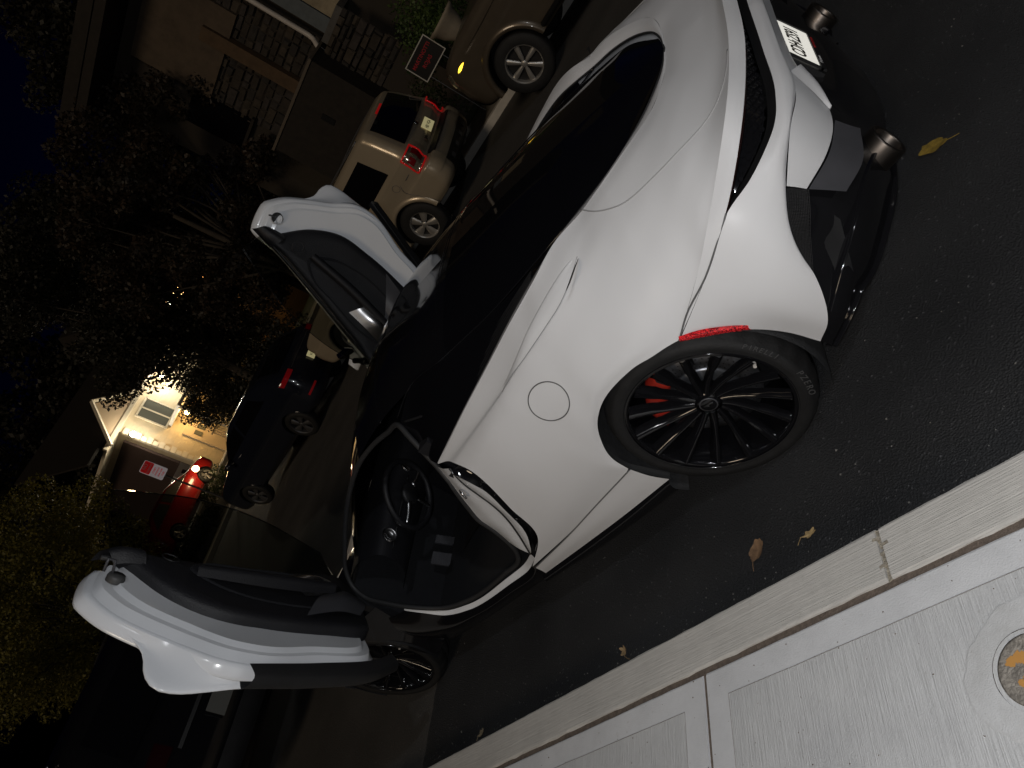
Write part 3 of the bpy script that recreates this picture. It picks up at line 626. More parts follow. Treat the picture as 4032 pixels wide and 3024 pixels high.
def make_door(s, RR, tt):
    mb = MB(); n = 120; O = closed_curve(DOUT, n); c0 = np.array((1.56, .60))
    rings = []
    for f_, kind in ((.0, 'o'), (.35, 'o'), (.6, 'o'), (.8, 'o'), (.93, 'o'), (.985, 'o'), (.994, 'o'), (1.0, 'e'), (.999, 'i0'), (.992, 'i0b'), (.978, 'i0c'), (.965, 'i1'), (.935, 'i2'), (.930, 'i2'), (.905, 'i3'), (.90, 'i3'), (.855, 'i4'), (.850, 'i4'), (.825, 'i5'), (.82, 'i5'), (.5, 'i6'), (.0, 'i6')):
        row = []
        for q in O:
            xz = c0 + (q - c0) * f_; yo = ysurf(*xz)
            y = {'o': yo - .004 * (f_ > .95), 'e': yo - .007, 'i0': yo - .018, 'i0b': yo - .030, 'i0c': yo - .046, 'i1': yo - .060, 'i2': yo - .064, 'i3': yo - .100, 'i4': yo - .104, 'i5': yo - .124, 'i6': yo - .125}[kind]
            row.append((xz[0], y * s, xz[1]))
        rings.append(row)
    V = [p for r in rings for p in r]; F = []
    for i in range(len(rings) - 1):
        for k in range(n):
            a, b = i * n + k, i * n + (k + 1) % n; q = (a, b, b + n, a + n); F.append(q if s < 0 else q[::-1])
    door = mk('door', V, F, GWHITE, car, True)
    door.matrix_local = Matrix(((RR[0][0], RR[0][1] * s, RR[0][2], tt[0]), (RR[1][0] * s, RR[1][1], RR[1][2] * s, tt[1] * s), (RR[2][0], RR[2][1] * s, RR[2][2], tt[2]), (0, 0, 0, 1)))
    # flared blade at the lower rear corner of the skin
    BO = [(.948,.962,.660),(1.005,.975,.565),(1.030,1.005,.480),(1.015,1.040,.405),(1.03,1.053,.345),(1.09,1.048,.308),(1.20,1.022,.275),(1.33,.985,.240)]
    BI = [(.955,.945,.650),(1.02,.945,.555),(1.085,.945,.475),(1.14,.945,.405),(1.19,.945,.350),(1.235,.945,.305),(1.29,.945,.270),(1.36,.945,.245)]
    BL = [BI, [tuple(np.array(a) * .5 + np.array(b) * .5 + np.array((0, .012, 0))) for a, b in zip(BI, BO)], BO, [tuple(np.array(a) + np.array((.004, .004, -.004))) for a in BO], [tuple(np.array(a) * .4 + np.array(b) * .6 + np.array((0, .03, -.01))) for a, b in zip(BI, BO)]]
    gpatch('skin_blade', BL, 16, 20, GWHITE, door, s)
    # black sill strip along the lower edge
    SB = [[(1.27,.965,.225),(1.6,.965,.205),(1.90,.95,.20),(2.02,.93,.22)], [(1.26,.975,.19),(1.6,.975,.17),(1.92,.955,.165),(2.06,.93,.19)], [(1.28,.92,.175),(1.6,.92,.155),(1.92,.90,.15),(2.05,.88,.18)], [(1.27,.89,.215),(1.6,.885,.20),(1.92,.87,.195),(2.03,.86,.22)]]
    gpatch('sill_strip', SB, 14, 40, BPLAST, door, s)
    # trim panel
    n2 = 100; O2 = closed_curve(DTRM, n2); c1 = np.array((1.62, .68)); V = []; F = []
    RK = ((1.0, .108), (.995, .150), (.96, .172), (.80, .178), (.0, .182))
    for f_, d in RK:
        for q in O2:
            xz = c1 + (q - c1) * f_; V.append((xz[0], (ysurf(*xz) - d) * s, xz[1]))
    for i in range(len(RK) - 1):
        for k in range(n2):
            a, b = i * n2 + k, i * n2 + (k + 1) % n2; q = (a, b, b + n2, a + n2); F.append(q if s < 0 else q[::-1])
    tp = mk('trim_panel', V, F, LEATH, door, True)
    PK = [(1.30,.80),(1.36,.69),(1.52,.585),(1.75,.52),(1.95,.52),(2.05,.60),(2.05,.72),(1.90,.79),(1.60,.83),(1.40,.845)]
    O3 = closed_curve(PK, 80); cc = O3.mean(0); V = []; F = []
    RK = ((1.0, .179), (.985, .186), (.95, .186), (.92, .170), (.0, .163))
    for f_, d in RK:
        for q in O3:
            xz = cc + (q - cc) * f_; V.append((xz[0], (ysurf(*(c1 + (xz - c1))) - d - .006) * s, xz[1]))
    for i in range(len(RK) - 1):
        for k in range(80):
            a, b = i * 80 + k, i * 80 + (k + 1) % 80; q = (a, b, b + 80, a + 80); F.append(q if s < 0 else q[::-1])
    mk('door_pocket', V, F, CARPET, door, True)
    # armrest and polished grip
    gpatch('armrest', [[(1.30,.80,.735),(1.6,.79,.655),(1.95,.78,.60)], [(1.30,.765,.755),(1.6,.745,.68),(1.95,.735,.62)], [(1.30,.765,.775),(1.6,.745,.705),(1.95,.735,.645)], [(1.30,.80,.79),(1.6,.79,.72),(1.95,.78,.66)]], 12, 24, LEATH, door, s)
    gpatch('grip', [[(1.72,.80,.78),(1.86,.76,.76),(2.0,.78,.74)], [(1.74,.77,.70),(1.88,.73,.68),(2.02,.76,.67)], [(1.80,.80,.62),(1.92,.78,.60),(2.04,.80,.61)]], 12, 16, SILV, door, s)
    gpatch('speaker_pod', [[(1.66,.80,.43),(1.84,.775,.43),(2.0,.80,.45)], [(1.78,.77,.53),(1.94,.75,.53),(2.10,.79,.53)], [(1.96,.80,.66),(2.06,.78,.66),(2.15,.80,.64)]], 14, 14, GREYP, door, s)
    # release button, latch
    zc = (1.20, .80)
    MB().tube(mir(closed_curve([(1.17,.82),(1.20,.845),(1.235,.82),(1.225,.78),(1.19,.775)], 24)[:, [0, 0, 1]] * np.array((1, 0, 1)) + np.array((0, .765, 0)), s), .003, 5, True).build('release_button', BPLAST, door, True)
    lt = MB(); lt.lathe([(0, .0), (.030, .0), (.034, .012), (.034, .03)], 20, (1.005, .845 if s > 0 else -.875, .79)); lt.build('latch_boss', pmat('latch_grey', (.05, .05, .05), .5), door, True)
    MB().tube(mir([(.99,.85,.80),(.985,.80,.81),(.965,.80,.825),(.965,.85,.82)], s), .006, 6).build('latch_loop', GREYP, door, True)
    gpatch('corner_cap', [[(.975,.87,.95),(1.04,.85,.945),(1.12,.835,.935)], [(.985,.815,.93),(1.04,.79,.925),(1.12,.785,.91)], [(.995,.80,.895),(1.05,.775,.885),(1.12,.77,.86)], [(1.02,.84,.865),(1.06,.82,.845),(1.12,.81,.82)]], 10, 12, LEATH, door, s)
    line('belt_seal', [(1.0,.845,.935),(1.15,.838,.915),(1.5,.835,.887),(1.9,.82,.866),(2.16,.79,.845)], .011, SEALM, door, s, 30)
    # frameless glass
    GL = [[(1.03,.838,.925),(1.2,.834,.908),(1.5,.832,.885),(1.9,.815,.862),(2.14,.785,.842)], [(1.025,.74,1.03),(1.2,.735,1.02),(1.48,.735,1.005),(1.84,.73,.95),(2.10,.745,.875)], [(1.02,.625,1.105),(1.2,.612,1.112),(1.45,.605,1.112),(1.78,.635,1.04),(2.06,.70,.905)]]
    G = mir(patch(GL, 40, 16), s); G2 = G.copy(); G2[..., 1] -= .004 * s
    m2 = MB(); m2.grid(G); m2.grid(G2[:, ::-1]); m2.build('window_pane', CLEARG, door, True)
    line('pane_edge', GL[2] , .0022, GBLACK, door, s, 30)
    # mirror
    mi = MB(); mi.tube(mir(curve([(2.06,.84,.86),(2.05,.90,.885),(2.04,.96,.91)], 8), s), .02, 8, taper=[.03,.028,.025,.022,.02,.02,.02,.02]); mo = mi.build('mirror', GBLACK, door, True)
    M_ = [[(2.10,.93,.93),(2.12,1.02,.925),(2.08,1.12,.93)], [(2.06,.92,.88),(2.08,1.02,.865),(2.04,1.14,.885)], [(1.98,.93,.875),(1.98,1.03,.86),(1.97,1.13,.885)]]
    gpatch('mirror_cap', M_, 14, 18, GWHITE, mo, s)
    M2 = [[(2.10,.93,.93),(2.12,1.02,.93),(2.08,1.12,.93)], [(2.06,.93,.975),(2.08,1.02,.99),(2.04,1.13,.975)], [(1.98,.935,.96),(1.98,1.03,.98),(1.97,1.125,.965)]]
    gpatch('mirror_cap', M2, 14, 18, GBLACK, mo, -s)
    gpatch('mirror_face', [[(1.985,.938,.88),(1.985,1.03,.866),(1.975,1.125,.888)], [(1.985,.938,.955),(1.985,1.03,.974),(1.975,1.12,.96)]], 4, 10, MIRRG, mo, s)
    return door
RL = ((0.39788, 0.69414, 0.59988), (-0.408, 0.71953, -0.56198), (-0.82172, -0.02115, 0.56949)); TL = (0.23589, 1.59813, 2.19987)
RRt = ((0.44279, 0.72117, 0.53277), (-0.22157, 0.66378, -0.71436), (-0.86882, 0.19827, 0.4537)); TR = (0.3479, 1.3329, 2.27543)
make_door(1, RL, TL); make_door(-1, RRt, TR)
# ------------------------------------------------------------------ ground, kerbs, pavement
def ground_mat(name, base, speck, sscale, lo, bumpd, rough=.8, tint=None, tscale=1.3):
    m = bpy.data.materials.new(name); m.use_nodes = True; nt = m.node_tree; b = nt.nodes['Principled BSDF']; L = nt.links.new
    tc = nt.nodes.new('ShaderNodeTexCoord')
    big = nt.nodes.new('ShaderNodeTexNoise'); big.inputs['Scale'].default_value = tscale; big.inputs['Detail'].default_value = 6
    L(tc.outputs['Object'], big.inputs['Vector'])
    fine = nt.nodes.new('ShaderNodeTexVoronoi'); fine.inputs['Scale'].default_value = sscale
    L(tc.outputs['Object'], fine.inputs['Vector'])
    mid = nt.nodes.new('ShaderNodeTexNoise'); mid.inputs['Scale'].default_value = sscale * .8; mid.inputs['Detail'].default_value = 8; mid.inputs['Roughness'].default_value = .75
    L(tc.outputs['Object'], mid.inputs['Vector'])
    r1 = nt.nodes.new('ShaderNodeValToRGB'); r1.color_ramp.elements[0].position = .35; r1.color_ramp.elements[1].position = .7
    r1.color_ramp.elements[0].color = (*base, 1); r1.color_ramp.elements[1].color = (*(tint or tuple(c * 1.5 for c in base)), 1)
    L(big.outputs['Fac'], r1.inputs['Fac'])
    r2 = nt.nodes.new('ShaderNodeValToRGB'); r2.color_ramp.elements[0].position = lo; r2.color_ramp.elements[1].position = min(.999, lo + .12)
    L(fine.outputs['Color'], r2.inputs['Fac'])
    mx = nt.nodes.new('ShaderNodeMix'); mx.data_type = 'RGBA'; mx.inputs[7].default_value = (*speck, 1)
    L(r2.outputs['Color'], mx.inputs[0]); L(r1.outputs['Color'], mx.inputs[6])
    mu = nt.nodes.new('ShaderNodeMix'); mu.data_type = 'RGBA'; mu.blend_type = 'MULTIPLY'; mu.inputs[0].default_value = .55
    L(mx.outputs[2], mu.inputs[6]); r3 = nt.nodes.new('ShaderNodeValToRGB'); r3.color_ramp.elements[0].position = .3; r3.color_ramp.elements[1].position = .62
    L(mid.outputs['Fac'], r3.inputs['Fac']); L(r3.outputs['Color'], mu.inputs[7]); L(mu.outputs[2], b.inputs['Base Color'])
    b.inputs['Roughness'].default_value = rough
    ad = nt.nodes.new('ShaderNodeMath'); ad.operation = 'ADD'; L(fine.outputs['Distance'], ad.inputs[0]); L(mid.outputs['Fac'], ad.inputs[1])
    bp = nt.nodes.new('ShaderNodeBump'); bp.inputs['Strength'].default_value = .8; bp.inputs['Distance'].default_value = bumpd
    L(ad.outputs[0], bp.inputs['Height']); L(bp.outputs['Normal'], b.inputs['Normal'])
    return m
OLDR = ground_mat('worn_road_asphalt', (.050, .047, .044), (.13, .12, .11), 110, .86, .003, .8)
NEWR = ground_mat('fresh_black_asphalt', (.010, .0105, .012), (.15, .15, .155), 150, .89, .007, .75, (.029, .0295, .031), 1.7)
def sheet(name, x0, x1, y0, y1, z, mat, parent=None, nx=1):
    xs = np.linspace(x0, x1, nx + 1); G = np.array([[(x, y, z) for y in (y0, y1)] for x in xs])
    return MB().grid(G[:, ::-1]).build(name, mat, parent)
o = sheet('ground', -400, 700, -500, 400, -.02, pmat('dark_soil', (.03, .026, .018), .95, noise=.4, nscale=3)); o['kind'] = 'structure'
o = sheet('road', -80, 22.1, -8.12, 1.50, 0.0, OLDR); o['kind'] = 'structure'
o = sheet('cross_road', 14.6, 22.1, -120, -8.13, -.004, OLDR); o['kind'] = 'structure'
o = sheet('cross_road', 14.6, 22.1, 1.51, 80, -.004, OLDR); o['kind'] = 'structure'
# resurfaced strip: ragged far end, thin real edge
edge = [(2.70 + rng.uniform(-.012, .012), 1.49 - .07 * k) for k in range(60)]
mb = MB(); top = [(-60, 1.49)] + edge + [(-60, edge[-1][1])]
mb.prism(top[::-1], .001, .008); o = mb.build('resurfaced_road', NEWR); o['kind'] = 'structure'

def conc(name, base, c2, broom=None, bscale=260., rough=.85, stain=(.30, .27, .22)):
    m = bpy.data.materials.new(name); m.use_nodes = True; nt = m.node_tree; b = nt.nodes['Principled BSDF']; L = nt.links.new
    tc = nt.nodes.new('ShaderNodeTexCoord'); n1 = nt.nodes.new('ShaderNodeTexNoise'); n1.inputs['Scale'].default_value = 5; n1.inputs['Detail'].default_value = 9; n1.inputs['Roughness'].default_value = .7
    L(tc.outputs['Object'], n1.inputs['Vector'])
    r1 = nt.nodes.new('ShaderNodeValToRGB'); r1.color_ramp.elements[0].position = .36; r1.color_ramp.elements[1].position = .68; r1.color_ramp.elements[0].color = (*base, 1); r1.color_ramp.elements[1].color = (*c2, 1)
    L(n1.outputs['Fac'], r1.inputs['Fac'])
    n2 = nt.nodes.new('ShaderNodeTexNoise'); n2.inputs['Scale'].default_value = 38; n2.inputs['Detail'].default_value = 4
    L(tc.outputs['Object'], n2.inputs['Vector']); r2 = nt.nodes.new('ShaderNodeValToRGB'); r2.color_ramp.elements[0].position = .66; r2.color_ramp.elements[1].position = .76
    L(n2.outputs['Fac'], r2.inputs['Fac']); mx = nt.nodes.new('ShaderNodeMix'); mx.data_type = 'RGBA'; mx.inputs[7].default_value = (*stain, 1)
    sc = nt.nodes.new('ShaderNodeMath'); sc.operation = 'MULTIPLY'; sc.inputs[1].default_value = .35; L(r2.outputs['Color'], sc.inputs[0]); L(sc.outputs[0], mx.inputs[0]); L(r1.outputs['Color'], mx.inputs[6])
    b.inputs['Roughness'].default_value = rough
    gr = nt.nodes.new('ShaderNodeTexNoise'); gr.inputs['Scale'].default_value = 240; gr.inputs['Detail'].default_value = 5; L(tc.outputs['Object'], gr.inputs['Vector'])
    h = gr.outputs['Fac']
    col = mx.outputs[2]
    if broom:
        mp = nt.nodes.new('ShaderNodeMapping'); mp.inputs['Scale'].default_value = broom; L(tc.outputs['Object'], mp.inputs['Vector'])
        w = nt.nodes.new('ShaderNodeTexNoise'); w.inputs['Scale'].default_value = 1.0; w.inputs['Detail'].default_value = 3; w.inputs['Roughness'].default_value = .7; L(mp.outputs['Vector'], w.inputs['Vector'])
        ad = nt.nodes.new('ShaderNodeMath'); ad.operation = 'MULTIPLY_ADD'; ad.inputs[1].default_value = 2.6; L(w.outputs['Fac'], ad.inputs[0]); L(h, ad.inputs[2]); h = ad.outputs[0]
        mu = nt.nodes.new('ShaderNodeMix'); mu.data_type = 'RGBA'; mu.blend_type = 'MULTIPLY'; mu.inputs[0].default_value = .14; rr = nt.nodes.new('ShaderNodeValToRGB'); rr.color_ramp.elements[0].position = .32; rr.color_ramp.elements[1].position = .6
        L(w.outputs['Fac'], rr.inputs['Fac']); L(col, mu.inputs[6]); L(rr.outputs['Color'], mu.inputs[7]); col = mu.outputs[2]
    L(col, b.inputs['Base Color'])
    bp = nt.nodes.new('ShaderNodeBump'); bp.inputs['Strength'].default_value = .6; bp.inputs['Distance'].default_value = .0025; L(h, bp.inputs['Height']); L(bp.outputs['Normal'], b.inputs['Normal'])
    return m
KERBC = conc('kerb_concrete', (.58, .56, .525), (.50, .485, .455), (5, 330, 5))
SLABB = conc('trowelled_concrete', (.60, .605, .615), (.51, .515, .525))
SLABI = conc('broomed_concrete', (.58, .585, .585), (.50, .505, .51), (300, 6, 6))
FIBRE = pmat('fibre_joint', (.16, .125, .10), .95, noise=.4, nscale=60, bump=.6, bscale=220)
def bevel_box(x0, x1, y0, y1, z0, z1, r=.012, ragged=0.0):
    """box with a chamfered top edge, lightly uneven"""
    n = max(2, int((x1 - x0) / .05)) if ragged else 2
    prof = [(y0, z0), (y0, z1 - r), (y0 + r * .3, z1 - r * .3), (y0 + r, z1), (y1 - r, z1), (y1 - r * .3, z1 - r * .3), (y1, z1 - r), (y1, z0)]
    V = []; F = []
    for i in range(n + 1):
        x = x0 + (x1 - x0) * i / n
        for k, (y, z) in enumerate(prof):
            j = ragged * rng.uniform(-1, 1) if k in (1, 2, 5, 6) else 0
            V.append((x, y + j, z + j * .5))
    m = len(prof)
    for i in range(n):
        for k in range(m - 1): F.append((i * m + k, (i + 1) * m + k, (i + 1) * m + k + 1, i * m + k + 1))
    F.append(tuple(range(m))); F.append(tuple(reversed(range(n * m, n * m + m))))
    return MB().add(V, F)
kerb = sheet('kerb', -60, 14.0, 1.485, 1.65, -.01, FIBRE); kerb['kind'] = 'structure'
xs = [-.325 - 3.05 * k for k in range(12, 0, -1)] + [-.325 + 3.05 * k for k in range(5)]
for i in range(len(xs) - 1):
    bevel_box(xs[i] + .007, xs[i + 1] - .007, 1.482, 1.636, -.05, .13, .010, .0022 if abs(xs[i]) < 8 else 0).build('kerb_stone', KERBC, kerb)
# crumbled mortar in the kerb joint
mb = MB()
for k in range(26):
    y = 1.492 + .138 * k / 25; w = .009 + .006 * rng.random(); x = -.325 + rng.uniform(-.004, .004) + .010 * math.sin(k * .5)
    mb.box((x, y, .124 - .012 * rng.random()), (w * 2, .0085, .012 + .004 * rng.random()), rng.uniform(-.5, .5))
o = mb.build('joint_mortar', pmat('mortar', (.40, .36, .29), .95, noise=.5, nscale=50, bump=.8, bscale=150), kerb); o['kind'] = 'stuff'
walk = sheet('sidewalk', -60, 13.0, 1.634, 6.0, .1225, FIBRE); walk['kind'] = 'structure'
SX0, SL = .363, 1.53
for i in range(-8, 7):
    for j in range(2):
        x0 = SX0 + SL * i + .0085; x1 = SX0 + SL * (i + 1) - .0085; y0 = 1.656 + j * 1.53; y1 = y0 + 1.513
        if j == 0 and i == -1: pass
        bevel_box(x0, x1, y0, y1, .06, .130, .006, .0016 if (j == 0 and -3 < i < 3) else 0).build('paving_slab', SLABB, walk)
        b_ = .088
        MB().grid(np.array([[(x, y, .1312) for y in (y0 + b_, y1 - b_)] for x in (x1 - b_, x0 + b_)])).build('broomed_panel', SLABI, walk)
        sc = MB(); 
        for (xa, ya, xb, yb) in ((x0 + b_, y0 + b_, x1 - b_, y0 + b_), (x0 + b_, y1 - b_, x1 - b_, y1 - b_), (x0 + b_, y0 + b_, x0 + b_, y1 - b_), (x1 - b_, y0 + b_, x1 - b_, y1 - b_)):
            sc.tube([(xa + (xb - xa) * t, ya + (yb - ya) * t + rng.uniform(-.0008, .0008), .1310) for t in np.linspace(0, 1, 16)], .0016, 4)
        o = sc.build('score_line', pmat('score_shadow', (.25, .24, .23), .9), walk); o['kind'] = 'stuff'
# far kerb and pavement
fk = sheet('far_kerb', -60, 14.6, -8.30, -8.12, -.01, FIBRE); fk['kind'] = 'structure'
for k in range(12):
    bevel_box(-20 + 2.9 * k, -20 + 2.9 * (k + 1) - .012, -8.28, -8.125, -.05, .12, .012).build('kerb_stone', KERBC, fk)
o = bevel_box(-60, 14.6, -9.7, -8.29, -.1, .115, .01).build('far_sidewalk', pmat('old_pavement', (.24, .22, .19), .9, noise=.3, nscale=3, bump=.3, bscale=60)); o['kind'] = 'structure'
o = bevel_box(22.1, 22.35, -120, 80, -.1, .14, .02).build('cross_kerb', pmat('pale_kerb', (.40, .36, .30), .9, noise=.2)); o['kind'] = 'structure'
o = bevel_box(22.36, 24.2, -120, 80, -.1, .13, .02).build('cross_sidewalk', pmat('old_pavement', (.24, .22, .19), .9)); o['kind'] = 'structure'
o = sheet('front_lawn', -60, 14.6, -60, -9.69, .09, pmat('dark_lawn', (.022, .03, .012), .95, noise=.5, nscale=8, bump=.8, bscale=60)); o['kind'] = 'structure'
o = sheet('corner_lawn', 24.21, 120, -120, 80, .12, pmat('dark_lawn', (.022, .03, .012), .95)); o['kind'] = 'structure'

# service cap in the pavement
capr = empty('service_cap', (-.580, 1.950, .1315), 0, 'round metal service cap sprayed with orange paint, set in the sidewalk', 'service cap'); capr.scale = (.76, .76, 1)
pv = MB(); n = 40; ring = []
for k in range(n):
    a = 2 * math.pi * k / n; r = .195 * (1 + .05 * math.sin(3 * a + 1) + .03 * rng.uniform(-1, 1)); ring.append((r * math.cos(a), r * math.sin(a)))
V = [(x * f_, y * f_, h) for f_, h in ((1.0, .0003), (.97, .0012), (.75, .0016), (.56, .0014)) for x, y in ring]
F = [(i * n + k, i * n + (k + 1) % n, (i + 1) * n + (k + 1) % n, (i + 1) * n + k) for i in range(3) for k in range(n)]
mk('mortar_collar', V, F, conc('collar_concrete', (.54, .545, .55), (.42, .42, .415)), capr, False)
IRON = pmat('worn_iron', (.34, .31, .27), .6, metal=.35, noise=.5, nscale=30, bump=.5, bscale=120)
MB().lathe([(.112, .003), (.112, -.002), (.100, -.007), (.097, -.006)], 48, axis='z').build('rim_gap', pmat('gap_dirt', (.07, .06, .05), .95), capr, True)
MB().lathe([(.0, .0012), (.086, .0012), (.093, .0022), (.099, .0015), (.099, -.006)], 48, axis='z').build('cap_disc', IRON, capr, True)
lug = MB(); lug.lathe([(0, .006), (.010, .006), (.012, .001)], 5, (.005, -.004, 0), 'z'); lug.build('cap_bolt', pmat('orange_spray', (.46, .23, .06), .85), capr)
def blob(cx, cy, r, seed):
    g_ = random.Random(seed); P = []
    for k in range(34):
        a = 2 * math.pi * k / 34; rr = r * (1 + .35 * math.sin(2 * a + seed) + .25 * g_.uniform(-1, 1)); P.append((cx + rr * math.cos(a), cy + rr * math.sin(a)))
    return P
for (cx, cy, r, sd) in ((.040, -.042, .020, 1), (.018, -.040, .013, 5), (.036, .028, .013, 3), (.026, .012, .006, 8)):
    MB().prism(blob(cx, cy, r, sd), .0014, .0019 + .0002 * sd).build('paint_splash', pmat('orange_spray', (.46, .23, .06), .85, noise=.4, nscale=80), capr)

# fallen leaves
def leaf_mesh(name, lobes, L, W, curl, mat, seed):
    g_ = random.Random(seed); n = 28; P = [(0, 0, 0)]
    for k in range(n):
        a = 2 * math.pi * k / n; r = 1 - lobes * abs(math.sin(2.5 * a)) ** 1.3 * .45 + g_.uniform(-.08, .08)
        x = L * r * math.cos(a) * .5; y = W * r * math.sin(a) * .5; P.append((x, y, curl * (x * x + 1.6 * y * y) / (L * L) * L + g_.uniform(0, .002)))
    F = [(0, 1 + k, 1 + (k + 1) % n) for k in range(n)]
    V = P + [(x, y, z - .0012) for x, y, z in P]; m = len(P); F2 = F + [(a + m, c + m, b + m) for a, b, c in F]
    o = mk(name, V, F2, mat, None, True)
    MB().tube([(L * .45, 0, curl * L * .2), (L * .65, .004, .004), (L * .82, .012, .002)], .0012, 5).build('stalk', mat, o)
    return o
LEAVES = [((-.85, .143, .012), .115, .075, .2, 'big yellow leaf lying on the asphalt behind the exhaust', (.30, .20, .03), 2.6, .5), ((.185, 1.255, .012), .085, .060, .5, 'curled brown leaf on the asphalt near the kerb, largest there', (.22, .13, .07), .9, .3), ((-.03, 1.30, .012), .062, .030, .8, 'shrivelled tan leaf on the asphalt beside the kerb joint', (.40, .28, .13), .2, 1.0), ((.914, 1.352, .012), .055, .042, .9, 'crumpled tan leaf at the foot of the kerb, midway to the front wheel', (.36, .24, .12), 1.9, 1.0), ((2.04, 1.37, .012), .055, .045, .6, 'small pale leaf by the kerb near the front wheel', (.34, .27, .17), .4, .8)]
for i, (p, L, W, cu, lab, colr, rz, lob) in enumerate(LEAVES):
    o = leaf_mesh('fallen_leaf', lob, L, W, cu, pmat('dry_leaf_%d' % i, colr, .8, noise=.55, nscale=40), 11 + i); o.location = p; o.rotation_euler = (rng.uniform(-.15, .15), rng.uniform(-.15, .15), rz)
    tagp(o, lab, 'leaf', 'fallen leaves')
# loose grit and crumbs on the road and pavement
def grit(name, n, xr, yr, z, rr, mat, gauss=None):
    mb = MB()
    for k in range(n):
        x = rng.uniform(*xr); y = rng.uniform(*yr); r = rng.uniform(*rr) * (1.7 if rng.random() < .06 else 1)
        if gauss and rng.random() < .5: y = gauss - abs(rng.gauss(0, .12))
        a = rng.random() * 6.28; V = [(x + r * math.cos(a + t) * rng.uniform(.7, 1.2), y + r * math.sin(a + t) * rng.uniform(.7, 1.2), z) for t in (0, 2.1, 4.2)] + [(x, y, z + r * .9)]
        mb.add(V, [(0, 1, 3), (1, 2, 3), (2, 0, 3)])
    o = mb.build(name, mat); o['kind'] = 'stuff'; o['label'] = 'loose grit and crumbs scattered on the paving'; o['category'] = 'grit'; return o
grit('grit', 900, (-3.2, 2.6), (-1.6, 1.47), .008, (.0015, .0038), pmat('grit_grey', (.16, .155, .14), .9), 1.47)
grit('dry_crumbs', 260, (-1.2, 1.3), (1.66, 2.7), .1312, (.001, .003), pmat('crumb_brown', (.10, .07, .04), .9))
# ------------------------------------------------------------------ other vehicles
def ring_pts(w, xr, xf, r, z, n=12, crown=0.0):
    """plan outline, counter-clockwise, rear at xr, front at xf"""
    r = min(r, w * .95, (xf - xr) * .45); P = []
    for (cx, cy, a0) in ((xf - r, w - r, 0), (xr + r, w - r, 90), (xr + r, -w + r, 180), (xf - r, -w + r, 270)):
        for k in range(n + 1):
            a = R_(a0 + 90 * k / n); P.append((cx + r * math.cos(a) , cy + r * math.sin(a), z))
    # bow the ends a little
    L = xf - xr
    out = []
    for x, y, z in P:
        b = .05 * (1 - (y / w) ** 2)
        e = (x - (xr + xf) / 2) / (L / 2)
        out.append((x + b * (e ** 5), y, z + crown * (1 - (y / max(w, .01)) ** 2)))
    return out
def body_shell(name, spec, mat, parent, wells, sub=5):
    S = np.array(spec, float); t = knots(S[:, None, :5] * np.array((1, 1, .25, .25, .3)))
    qs = np.unique(np.concatenate([np.linspace(a, b, sub, endpoint=False) for a, b in zip(t[:-1], t[1:])] + [[1.0]]))
    I = hermite(S, t, qs); rings = [ring_pts(w, xr, xf, r, z) for z, w, xr, xf, r in I]; m = len(rings[0]); V = [p for q in rings for p in q]; F = []
    for i in range(len(rings) - 1):
        for k in range(m): F.append((i * m + k, i * m + (k + 1) % m, (i + 1) * m + (k + 1) % m, (i + 1) * m + k))
    F.append(tuple(reversed(range(m)))); F.append(tuple(range((len(rings) - 1) * m, len(rings) * m)))
    o = mk(name, V, F, mat, None, True); o.data.materials.append(BPLAST)
    cut = MB()
    for (x, z, r, wy, dep) in wells:
        for s in (1, -1):
            c_ = MB(); c_.prism_y([(x + r * math.cos(t), z + r * math.sin(t)) for t in np.linspace(0, 2 * math.pi, 40, endpoint=False)], s * wy - dep, s * wy + dep); co = c_.build('cutter', BPLAST)
            for ob in (co, o):
                bmx = bmesh.new(); bmx.from_mesh(ob.data); bmesh.ops.recalc_face_normals(bmx, faces=bmx.faces); bmx.to_mesh(ob.data); bmx.free()
            md = o.modifiers.new('b', 'BOOLEAN'); md.operation = 'DIFFERENCE'; md.solver = 'EXACT'; md.object = co
            try: md.material_mode = 'TRANSFER'
            except Exception: pass
            bpy.context.view_layer.update()
            me = bpy.data.meshes.new_from_object(o.evaluated_get(bpy.context.evaluated_depsgraph_get()))
            o.modifiers.clear(); old = o.data; o.data = me; bpy.data.objects.remove(co)
    me = o.data; me.name = name
    try:
        me.set_sharp_from_angle(angle=R_(38))
    except Exception: pass
    o.parent = parent
    return o
